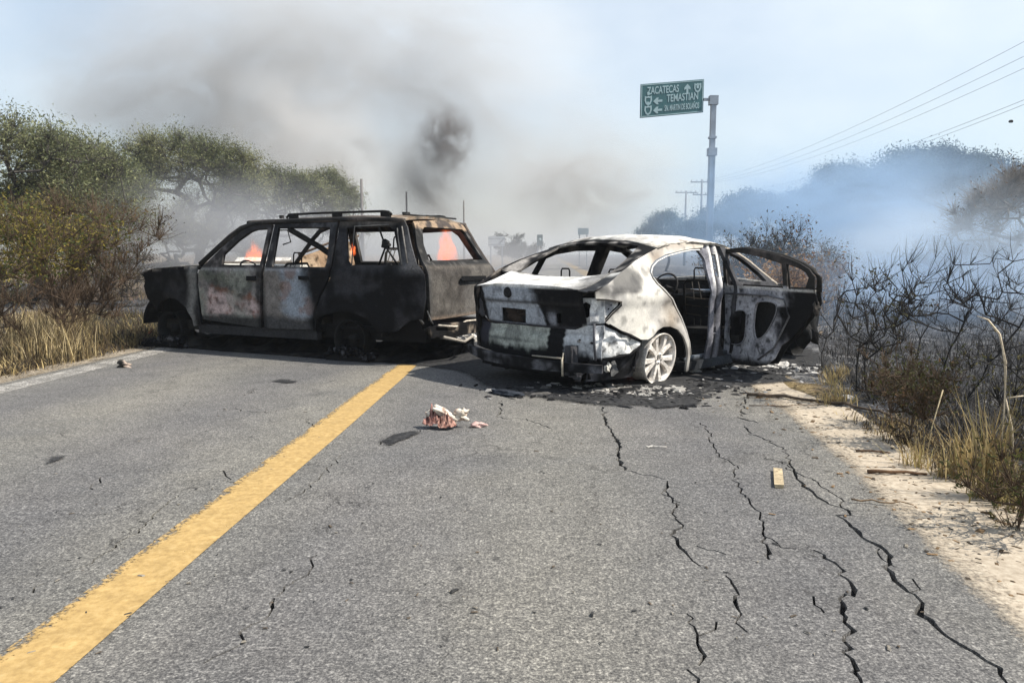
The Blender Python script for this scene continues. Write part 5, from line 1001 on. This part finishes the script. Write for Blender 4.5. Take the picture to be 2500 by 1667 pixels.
shrub(2500, 1110, .62, .34, 'dull green bush at the right edge behind the tall dry grass', 48, 30, 260, 500, greens([(.04, .05, .018), (.09, .08, .03)]), B_BLK, .003, .013, .05, 'green_bush', SG, 3, .18)
protos = []
for i, (h, w_) in enumerate(((.8, .38), (1.05, .42), (.6, .40), (1.0, .5))): 
    rs = np.random.default_rng(60 + i); T_ = shrub_targets(rs, 16, h, w_, .2, .5); protos.append(plant_mesh('s', [(0, 0, 0)] + [(rs.uniform(-.12, .12), rs.uniform(-.12, .12), 0) for _ in range(9)], T_, .0030, .22, .12, rs, 0, .015, .05, G_BRN, barks((.012, .012, .013), (.06, .056, .054)), 150, .24, .5, 3))
pm = []
for i, o_ in enumerate(protos): me = link_mesh('stems', o_['wood'][0], o_['wood'][1], M_BARK, None, tone=o_['wood'][2]); pm.append(me.data); bpy.data.objects.remove(me)
rs = random.Random(5); k2 = 0; used_l = set()
spots = [(2010, 905), (2055, 880), (2085, 850), (2030, 835), (2130, 870), (2180, 900), (2210, 860), (2160, 830), (2080, 805), (2250, 905), (2300, 880), (2350, 920), (2400, 895), (2440, 950), (2470, 905), (2320, 840), (2380, 850), (2430, 835), (2490, 860), (2260, 820), (2200, 795), (2140, 785), (2060, 770), (2300, 785), (2370, 790), (2440, 780), (2500, 800), (1990, 795), (2020, 745), (2100, 745), (2180, 750), (2240, 755), (2310, 745), (2390, 740), (2460, 742), (1950, 730), (2060, 715), (2150, 715), (2250, 712), (2350, 710), (2440, 712), (2000, 700), (2110, 695), (2210, 692), (2300, 690), (2400, 690), (2480, 692), (2420, 1010), (2480, 1030), (2540, 960), (2560, 1040), (2330, 935), (2195, 945)]
words = ['spindly black', 'sparse grey', 'charred leafless', 'twiggy burnt', 'thin smoke-grey', 'small scorched', 'brittle black', 'bare fan-shaped']
for (px, py) in [q for i_, q in enumerate(spots) if (i_ % 2 == 0 if q[1] > 780 else i_ % 3 == 0)]:
    c = g(px + rs.uniform(-8, 8), py); i = k2 % 4; far = c.y
    o = empty('burnt_shrub', (c.x, c.y, ground_h(c.x, c.y) - .02), rs.uniform(0, 6.28)); s_ = rs.uniform(.75, 1.15); o.scale = (s_, s_, s_ * rs.uniform(.8, 1.15))
    row = 'nearest the sand' if py > 900 else ('mid-field' if py > 780 else 'far back by the blue smoke')
    side_ = 'beside the open sedan door' if px < 2070 else ('left of the vase-shaped shrub' if px < 2230 else ('behind the vase-shaped shrub' if px < 2330 else ('behind the tall dry grass' if px < 2440 else 'by the right edge')))
    lb = next(l for l in (f'{a} shrub {row}, {side_}' for a in words[k2 % 8:] + words[:k2 % 8] + ['one more faint']) if l not in used_l); used_l.add(lb)
    tag(o, lb, 'shrub', SG); c_ = bpy.data.objects.new('stems', pm[i]); COL.objects.link(c_); c_.parent = o; k2 += 1
def mid_tree(px, Y_, h, w_, label, seed, lt=G_BRN, leaf_n=3000, bt=B_GRY, tw=1800, name='scrub_bush', n=110, leaf=.03, r_tip=.006):
    rs = np.random.default_rng(seed); c = at(px, 620, Y_); T_ = shrub_targets(rs, n, h, w_, .3, .3); out = plant_mesh(name, [(0, 0, 0), (.1, 0, 0), (-.1, 0, 0), (0, .1, 0), (.3, 0, 0), (-.3, 0, 0), (.2, .3, 0)], T_, r_tip * .6, .30, .2, rs, int(leaf_n * .6), leaf, .12, lt, bt, int(tw * .7), .4, .5, 3)
    make_plant(name, out, (c.x, Y_, ground_h(c.x, Y_) - .03), label, 'bush', 'bushes behind the sedan and beyond the burnt field', ('stems', 'foliage'))
mid_tree(1892, 13.5, 1.75, .55, 'dark charred upright bush seen above the open sedan door', 71, G_BRN, 2500, B_BLK, 2200)
mid_tree(1835, 15, 1.45, .7, 'low dark bush at the left of the charred upright one', 72, G_BRN, 2500, B_BLK, 1800)
mid_tree(1965, 17, 1.6, 1.0, 'grey-green twiggy bush right behind the charred upright one', 73, G_FAR, 5000, B_GRY, 2600)
mid_tree(1965, 12.2, 1.15, .65, 'tan dry bush seen through the quarter window of the open door', 74, greens([(.30, .20, .12), (.22, .14, .08), (.38, .28, .17)]), 5000, B_BRN, 1800)
mid_tree(1905, 11.4, .95, .5, 'rust-brown dry bush seen through the open door window', 75, greens([(.30, .16, .08), (.20, .11, .06), (.35, .22, .12)]), 3500, B_BRN, 1400)
mid_tree(2330, 19, 1.7, 1.3, 'wide grey twiggy bush in front of the blue smoke on the right', 76, G_FAR, 2500, B_GRY, 2100)
mid_tree(2250, 24, 1.6, 1.6, 'faint bluish bush left of the wide grey twiggy one', 77, G_FAR, 4500, B_GRY, 1300)
mid_tree(2100, 21, 1.25, 1.5, 'hazy low bush behind the burnt shrubs left of centre', 78, G_FAR, 3500, B_GRY, 1200)
mid_tree(2440, 22, 1.3, 1.3, 'hazy bush beneath the bare tree on the right', 79, G_FAR, 3500, B_GRY, 1200)
mid_tree(2010, 24, 1.6, 1.6, 'pale hazy bush between the feathery tree and the twiggy bush', 80, G_FAR, 4000, B_GRY, 1000)
mid_tree(1785, 20, 1.3, 1.0, 'straw-coloured bush at the foot of the sign post', 81, greens([(.26, .19, .12), (.18, .14, .09)]), 4500, B_BRN, 1400)
mid_tree(1240, 70, 3.0, 1.6, 'faint grey tree in the smoke above the white roadside board', 82, G_FAR, 9000, B_GRY, 900, leaf=.08, r_tip=.012)
mid_tree(1275, 80, 2.4, 2.4, 'faint bush in the smoke right of the white roadside board', 83, G_FAR, 9000, B_GRY, 900, leaf=.09, r_tip=.012)
# dead stump by the left verge
c = g(262, 722); m = MB(lambda x, y, z: mixc((.05, .045, .045), (.26, .25, .26), sm(-.1, .3, nz3(x, y, z, 7)))); m.tube([(0, 0, 0), (.02, .02, .35), (-.08, 0, .75), (-.2, 0, 1.15)], [.16, .12, .09, .05], 8); m.tube([(0, 0, .25), (.22, 0, .55), (.25, 0, 1.0)], [.1, .07, .03], 7); m.tube([(.05, 0, .1), (.3, .05, .2), (.42, 0, .0)], [.1, .07, .04], 7); m.tube([(0, 0, .15), (-.25, .0, .1), (-.35, 0, -.02)], [.09, .06, .03], 6)
o = m.build('dead_stump', M_CHAR, None, 'grey dead tree stump beyond the dry grass left of the black car', 'stump'); o.location = (c.x, c.y, ground_h(c.x, c.y) - .03)
# ---- grass
def blades(P, H, Wd, lean, rs, cols, curl=.5):
    n = len(P); a = rs.uniform(0, 2 * math.pi, n); l = np.abs(rs.normal(0, lean, n)); d = np.stack([np.cos(a) * l, np.sin(a) * l, np.ones(n)], -1); d /= np.linalg.norm(d, axis=1, keepdims=True)
    sd = np.stack([np.cos(a + 1.3 + rs.normal(0, 1, n)), np.sin(a + 1.3), np.zeros(n)], -1) * Wd[:, None]; b1 = P + d * H[:, None] * .55; dr = np.stack([np.cos(a), np.sin(a), -.6 * np.ones(n)], -1) * (H * curl * rs.uniform(0, .5, n))[:, None]; b2 = P + d * H[:, None] + dr
    V = np.stack([P - sd, P + sd, b1 - sd * .8, b1 + sd * .8, b2], 1).reshape(-1, 3); b = np.arange(n)[:, None] * 5; Fc = np.concatenate([b + np.array([[0, 1, 3]]), b + np.array([[0, 3, 2]]), b + np.array([[2, 3, 4]])], 0)
    T_ = np.repeat(np.array(cols)[rs.integers(0, len(cols), n)] * rs.uniform(.6, 1.2, (n, 1)), 5, 0); return V, Fc, T_
STR = [(.42, .32, .15), (.52, .41, .21), (.30, .22, .10), (.24, .17, .08), (.36, .30, .13)]
def grass_field(name, label, xy, h, rs, cols=STR, wd=.003, lean=.35, curl=.5, kind='stuff'):
    P = np.array([(x, y, ground_h(x, y) - .01) for x, y in xy]); n = len(P); V, Fc, T_ = blades(P, h * rs.uniform(.45, 1.15, n), np.full(n, wd) * rs.uniform(.6, 1.4, n), lean, rs, cols, curl); o = link_mesh(name, V, Fc, M_STRAW, None, tone=T_); tag(o, label, kind=kind); return o
def cluster(rs, px0, px1, py0, py1, n, ncl, sp):
    C = [g(rs.uniform(px0, px1), rs.uniform(py0, py1)) for _ in range(ncl)]; o = []
    for i in range(n):
        c = C[rs.integers(0, ncl)]; x, y = c.x + rs.normal(0, sp), c.y + rs.normal(0, sp)
        if off_road(x, y) > (.12 if x < 0 else .32): o.append((x, y))
    return o
rs = np.random.default_rng(91)
grass_field('dry_grass', 'tall straw grass at the foot of the left shrubs', cluster(rs, 20, 215, 800, 885, 3600, 60, .13), .50, rs, [(.70, .57, .34), (.58, .46, .24), (.10, .075, .04), (.06, .045, .03), (.40, .31, .15), (.20, .145, .07)], wd=.0036, lean=.34)
grass_field('dry_grass', 'short trampled straw along the left road edge', cluster(rs, -60, 330, 850, 925, 9000, 160, .14), .16, rs, STR[:2] + [(.10, .07, .04), (.06, .045, .03), (.03, .026, .022), (.05, .04, .035), (.24, .17, .08)], .004, 1.4)
grass_field('dry_grass', 'olive and straw grass between left shrubs and black car', cluster(rs, 190, 400, 770, 850, 6500, 130, .2), .26, rs, [(.10, .09, .05), (.05, .05, .04), (.20, .16, .09), (.035, .03, .03), (.06, .04, .03), (.28, .22, .10)], .005, .8)
grass_field('dry_grass', 'orange straw clump far left behind the stump', cluster(rs, 205, 300, 690, 712, 5000, 40, .35), .45, rs, [(.55, .38, .18), (.45, .30, .13), (.62, .47, .26)], .010, .4)
grass_field('dry_grass', 'far straw fringe beyond the left verge', cluster(rs, 120, 420, 672, 730, 9000, 200, .5), .35, rs, [(.30, .22, .12), (.18, .13, .08), (.22, .15, .12)], .010, .5)
grass_field('dry_grass', 'scorched straw fringe along the sand', cluster(rs, 2010, 2500, 1010, 1320, 13000, 260, .11), .09, rs, STR[:3] + [(.05, .04, .03), (.03, .025, .02), (.12, .08, .04)] * 2, .003, 1.5) 
grass_field('burnt_stubble', 'black burnt stubble over the verge', [(x, y) for x, y in ((lambda p_: (p_.x, p_.y))(g(rs.uniform(2000, 2620), 700 + 420 * rs.random() ** 1.3)) for _ in range(26000)) if off_road(x, y) > .8], .13, rs, [(.02, .02, .02), (.05, .048, .047), (.10, .098, .095), (.16, .15, .145), (.035, .03, .028)], .004, .8)
grass_field('dry_grass', 'tan grass tufts beside the sedan front wheel', cluster(rs, 2005, 2070, 925, 1000, 420, 8, .05), .16, rs, STR, .003, .5)
rs2 = np.random.default_rng(17); TG = 'dry grass tufts standing at the sand edge'
def tuft(px, py, h, n, label, lean=.18, sp=.035, cols=STR):
    c = g(px, py); P = np.stack([rs2.normal(0, sp, n), rs2.normal(0, sp, n), np.zeros(n)], -1); V, Fc, T_ = blades(P, h * rs2.uniform(.4, 1.1, n), np.full(n, .0032), lean, rs2, cols, .45)
    e = empty('grass_tuft', (c.x, c.y, ground_h(c.x, c.y) - .01), 0, label, 'grass tuft', TG); link_mesh('blades', V, Fc, M_STRAW, e, tone=T_); return e
tuft(2410, 1215, .58, 150, 'tallest golden grass tuft standing near the right edge'); tuft(2350, 1170, .40, 90, 'golden grass tuft with bent tops left of the tallest one'); tuft(2235, 1140, .22, 80, 'short spreading straw tuft below the low brown bush', .6); tuft(2305, 1165, .20, 70, 'short straw tuft between the spreading one and the golden ones', .5); tuft(2450, 1235, .26, 80, 'mixed green and straw tuft right of the tallest one', .5, .05, [(.20, .19, .07), (.4, .32, .15)])
e = empty('grass_stalk', g(2440, 1150), 0, 'tall dry stalk arching left above the tallest tuft', 'grass stalk', TG); m = MB((.62, .52, .38)); m.tube([(0, 0, 0), (.0, 0, .35), (-.01, 0, .62), (-.06, 0, .78), (-.13, 0, .86), (-.19, 0, .88)], [.004, .004, .0035, .006, .005, .002], 5); m.build('stalk', M_CHAR, e)
e = empty('grass_stalk', g(2475, 1150), 0, 'broken dry stalk with a sharp kink at the right edge', 'grass stalk', TG); m = MB((.60, .50, .36)); m.tube([(0, 0, 0), (-.03, 0, .25), (-.08, 0, .42)], .005, 5); m.tube([(-.08, 0, .42), (.08, 0, .44)], .004, 5); m.tube([(-.08, 0, .42), (-.10, 0, .62), (-.13, 0, .75)], .004, 5); m.build('stalk', M_CHAR, e)
e = empty('grass_stalk', g(2262, 1120), 0, 'thin straight straw stalk left of the golden tufts', 'grass stalk', TG); m = MB((.55, .45, .28)); m.tube([(0, 0, 0), (.02, 0, .2), (.07, 0, .42)], [.003, .003, .004], 5); m.build('stalk', M_CHAR, e)

# ================================================================== poles, wires, far signs
M_WOODP = plain('weathered_wood', (.13, .12, .115), .9, 0, .2, 3)
def pole(px, Y_, py_top, label, r_=.11, arms=(), name='utility_pole', cat='pole'):
    t = at(px, py_top, Y_); e = empty(name, (t.x, Y_, -.15), 0, label, cat, 'poles standing in the distance'); h = t.z + .15; m = MB(); m.tube([(0, 0, 0), (0, 0, h)], [r_ * 1.2, r_ * .8], 8); m.build('shaft', M_WOODP, e)
    for dz, w_ in arms:
        m = MB(); m.box(-w_, w_, -.06, .06, h - dz - .07, h - dz + .05)
        for x in (-w_ * .9, -w_ * .45, w_ * .45, w_ * .9): m.tube([(x, 0, h - dz + .05), (x, 0, h - dz + .25)], .04, 6)
        m.build('crossarm', M_WOODP, e)
    return e, h
pole(882, 42, 437, 'tallest bare dark pole rising behind the roof of the black car', .085); pole(992, 58, 468, 'shorter bare pole right of the tallest one behind the black car', .085); pole(1132, 75, 490, 'faintest pole in the smoke right above the tailgate', .09)
pole(1675, 88, 466, 'utility pole with one crossarm left of the green sign post', .13, ((.2, 1.25),)); pole(1714, 85, 438, 'utility pole with two crossarms touching the green sign post', .13, ((.3, 1.3), (1.7, 1.0)))
def wire(p0, p1, sag, label, r_=.012, extra=None):
    P = [Vector(p0).lerp(Vector(p1), t) - Vector((0, 0, sag * 4 * t * (1 - t))) for t in np.linspace(0, 1, 40)]; m = MB((.05, .05, .055)); c = P[0]; m.tube([q - c for q in P], r_, 4); o = m.build('power_line', M_WIRE, None, label, 'wire', 'power lines over the right verge'); o.location = c; return o
fx = at(1714, 445, 85)
for i, (dx, dz, lb) in enumerate(((-1.1, 0, 'uppermost of the power lines'), (.1, .0, 'second power line from the top'), (1.2, 0, 'third power line from the top'))): wire((22 + dx, 18, 11.1), (fx.x + dx, 85, 9.2), 1.5, lb + ' in the upper right corner', .009)
wire((22.2, 18, 9.1), (fx.x, 85, 7.6), 1.7, 'lowest power line passing behind the splice', .009); wire((23.6, 18, 9.9), (fx.x + 1, 85, 7.8), 1.6, 'power line carrying the dark splice box', .010)
wire((19.0, 24, 11.0), (23.5, 36, 0), 0, 'slack stay wire running down behind the blue smoke', .012)
p_ = at(2468, 297, 30.5); m = MB((.02, .02, .02)); m.blob((0, 0, 0), (.09, .05, .06), 1, None, .2, 2); o = m.build('wire_splice', M_CHAR, None, 'small dark splice box hanging on the power lines', 'splice box'); o.location = p_
# far boards
def far_board(name, label, px0, px1, py0, py1, Y_, col, extra=None):
    a, b = at(px0, py1, Y_), at(px1, py0, Y_); e = empty(name, ((a.x + b.x) / 2, Y_, -.1), 0, label, 'road sign'); m = MB(); m.box(-(b.x - a.x) / 2, (b.x - a.x) / 2, -.03, .03, a.z + .1, b.z + .1); m.build('panel', plain(name + '_paint', col, .6, 0, .1, 2, 0), e)
    m = MB()
    for s_ in (-.7, .7): m.box(s_ * (b.x - a.x) / 2 - .05, s_ * (b.x - a.x) / 2 + .05, .03, .12, 0, a.z + .3)
    m.build('post', M_POLE, e); return e, a, b
e, a, b = far_board('roadside_board', 'white board with grey stripes beside the far road in smoke', 1192, 1232, 577, 601, 60, (.75, .76, .76)); m = MB(); w_ = (b.x - a.x) / 2; m.box(-w_, w_, -.045, -.032, a.z + .1 + .1 * (b.z - a.z), a.z + .1 + .2 * (b.z - a.z)); m.box(-w_, w_, -.045, -.032, b.z - .1 * 1, b.z - .06); m.panel([(.05 * w_, a.z + .2), (w_, b.z + .05), (w_, b.z - .1), (.35 * w_, a.z + .2)], lambda x, z: (x, -.05, z), grid=.2, thick=.008); m.build('stripe', plain('grey_paint', (.4, .41, .42), .6, 0, .1, 2, 0), e)
far_board('blue_signboard', 'small blue-grey signboard above the sedan roof in smoke', 1411, 1437, 557, 573, 75, (.10, .22, .28))
e, a, b = far_board('marker_sign', 'narrow dark teal sign with a pale round emblem in the smoke behind the boot', 1311, 1325, 573, 600, 70, (.03, .09, .10)); m = MB(); m.ring((0, -.035, (a.z + b.z) / 2 + .15), (0, -1, 0), [(0, .01), (.14, .01), (.14, 0)], 14); m.build('emblem', M_WSH, e)

# ================================================================== fire
def m_fire(name, dens, strength):
    k = NG(name); k.n.remove(k.b); v = k.node('ShaderNodeVolumePrincipled'); p = k.coord('Object'); n = k.noise(p, 3.2, 6, .7, 2.2); L_ = k.node('ShaderNodeVectorMath', operation='LENGTH'); k.L(p, L_.inputs[0]); fall = k.ramp(L_.outputs['Value'], (.45, 1.0), (1.3, 0.0)); f = k.math('MULTIPLY', k.ramp(n, (.44, 0.0), (.56, 1.0)), fall)
    k.L(k.math('MULTIPLY', f, dens), v.inputs['Density']); k.L(k.math('MULTIPLY', f, strength), v.inputs['Emission Strength']); v.inputs['Emission Color'].default_value = (1, .17, .04, 1); v.inputs['Color'].default_value = (.8, .35, .15, 1); k.L(v.outputs[0], k.out.inputs['Volume']); return k.m
M_FIRE = m_fire('fire', 4.0, 6.5); M_FIRE2 = m_fire('small_fire', 6.0, 40.0)
def flame(loc, sx, sy, sz, label, mat, seed=1):
    m = MB(); m.blob((0, 0, 0), 1.0, 3, None, .0, seed); V = []
    for x, y, z in m.v:
        t = (z + 1) / 2; k_ = (1 - .92 * t ** .9) * (1 + .5 * nz3(x, y, z, 2.2, seed)); V.append((x * k_ + .25 * t * nz3(0, 0, z, 2, seed), y * k_, z * (1 + .9 * nz3(x * 2, y * 2, 0, 2.3, seed + 5) * t)))
    m.v = V; o = m.build('flame', mat, None, label, 'fire', 'open flames in and around the burnt cars'); o.location = loc; o.scale = (sx, sy, sz); return o
p_ = at(1090, 600, 9.5); flame(p_, .21, .19, .36, 'tall orange flame seen through the tailgate window', M_FIRE, 2)
p_ = at(622, 622, 10.8); flame(p_, .26, .2, .24, 'orange flame seen through the front windows of the black car', M_FIRE, 5)
p_ = at(862, 608, 9.9); flame(p_, .06, .06, .10, 'small red flame inside the side window of the black car', M_FIRE2, 6)
for px, py, s_, lb in ((368, 812, .055, 'small red flame at the nose of the black car'), (432, 812, .045, 'tiny flame beneath the front wheel of the black car'), (1030, 815, .05, 'red glow below the tailgate corner'), (1553, 912, .06, 'red flame beside the white rim of the sedan')): p_ = g(px, py + 8); flame((p_.x, p_.y, s_), s_ * 1.1, s_, s_, lb, M_FIRE2, px)

# ================================================================== smoke and haze
def m_smoke(name, dens, col, absorb, scale=1.6, lo=.42, hi=.70, aniso=.2, detail=4, fall=(.15, 1.0), off=0.0, squash=(1, 1, 1), dist=.9):
    k = NG(name); k.n.remove(k.b); v = k.node('ShaderNodeVolumePrincipled'); p = k.coord('Object'); mp_ = k.node('ShaderNodeMapping'); mp_.inputs['Location'].default_value = (off, off * 1.7, off * .3); mp_.inputs['Scale'].default_value = squash; k.L(p, mp_.inputs[0])
    n = k.noise(mp_.outputs[0], scale, detail, .62, dist); L_ = k.node('ShaderNodeVectorMath', operation='LENGTH'); k.L(p, L_.inputs[0]); fl = k.ramp(L_.outputs['Value'], (fall[0], 1.0), (fall[1] * .97, 0.0))
    f = k.math('MULTIPLY', k.ramp(n, (lo, 0.0), (hi, 1.0)), k.math('MULTIPLY', fl, fl)); k.L(k.math('MULTIPLY', f, dens), v.inputs['Density']); v.inputs['Color'].default_value = (*col, 1); v.inputs['Absorption Color'].default_value = (*absorb, 1); v.inputs['Anisotropy'].default_value = aniso
    k.L(v.outputs[0], k.out.inputs['Volume']); return k.m
def smoke(px, py, Y_, rx, ry, rz, mat, label, rot=0):
    m = MB(); m.blob((0, 0, 0), 1.0, 2, None, 0, 1); o = m.build('smoke_cloud', mat, None, label, kind='stuff'); o.location = at(px, py, Y_); o.scale = (rx, ry, rz); o.rotation_euler = (0, rot, 0); return o
smoke(520, 240, 72, 27, 12, 15, m_smoke('smoke_grey', .40, (.66, .66, .66), (0, 0, 0), 3.0, .38, .60, off=3.1, detail=7, dist=1.3), 'broad grey smoke drifting over the left trees', -.25)
smoke(1000, 170, 80, 30, 12, 16, m_smoke('smoke_grey_high', .28, (.72, .72, .72), (0, 0, 0), 2.6, .38, .60, off=13.1, detail=7, dist=1.2), 'thin grey smoke spreading high above the cars', .3)
smoke(760, 380, 66, 12, 7, 9, m_smoke('smoke_sunlit', .55, (.92, .91, .90), (0, 0, 0), 1.5, .34, .62, off=5.2, detail=6), 'sunlit white smoke billow right of the flat-topped tree', .5)
smoke(1090, 345, 56, 3.0, 2.4, 3.6, m_smoke('smoke_dark', 2.4, (.24, .22, .21), (0, 0, 0), 1.7, .40, .60, off=16.7, detail=6, dist=1.6), 'dark puff of smoke above the black car')
smoke(1040, 450, 57, 4.6, 2.4, 5.6, m_smoke('smoke_dark_wisp', 1.2, (.36, .34, .33), (0, 0, 0), 1.6, .34, .62, off=28.7, detail=6, dist=1.4), 'thin dark smoke column rising to the dark puff', -.3)
smoke(860, 400, 60, 4.4, 2, 4.0, m_smoke('smoke_dark_wisp_left', .9, (.36, .34, .32), (0, 0, 0), 1.5, .38, .64, off=2.7), 'faint grey wisp left of the dark puff')
smoke(1430, 450, 60, 11, 5, 7, m_smoke('smoke_brown', .62, (.66, .64, .62), (0, 0, 0), 2.4, .38, .62, off=1.3, detail=6), 'brownish smoke low above the sedan')
smoke(1150, 500, 85, 48, 14, 13, m_smoke('smoke_white', .16, (.84, .83, .82), (0, 0, 0), 1.8, .28, .68, off=9.3), 'pale smoke bank across the far road')
smoke(540, 610, 21, 8.5, 4.5, 2.8, m_smoke('smoke_low', .75, (.60, .61, .64), (0, 0, 0), 1.5, .32, .66, off=4.4), 'low grey smoke behind the bonnet of the black car')
smoke(1180, 640, 24, 9, 5, 1.9, m_smoke('smoke_road', .45, (.62, .62, .64), (0, 0, 0), 1.5, .26, .62, off=5.5), 'low grey smoke on the road behind both cars')
smoke(2090, 545, 24, 10.5, 6, 3.8, m_smoke('smoke_blue', .9, (.50, .69, .93), (0, 0, 0), 2.4, .36, .64, off=2.2), 'blue smoke rising over the burnt field')
smoke(2330, 610, 17, 4.8, 4, 2.0, m_smoke('smoke_blue_pale', 1.0, (.72, .84, .98), (0, 0, 0), 1.7, .36, .66, off=7.7), 'pale blue smoke in front of the bare tree on the right')
smoke(2200, 690, 12, 5.2, 3.4, 1.1, m_smoke('smoke_field', .42, (.52, .70, .96), (0, 0, 0), 1.7, .34, .66, off=1.7), 'thin bluish smoke lying on the burnt field')
B_ = MB(); B_.box(-260, 320, -12, 620, -2.2, 14); hz = B_.build('haze', None, None, None, kind='stuff'); k = NG('haze'); k.n.remove(k.b); v = k.node('ShaderNodeVolumePrincipled'); v.inputs['Density'].default_value = .0009; v.inputs['Color'].default_value = (.80, .86, .93, 1); v.inputs['Anisotropy'].default_value = .25; k.L(v.outputs[0], k.out.inputs['Volume']); hz.data.materials.append(k.m)
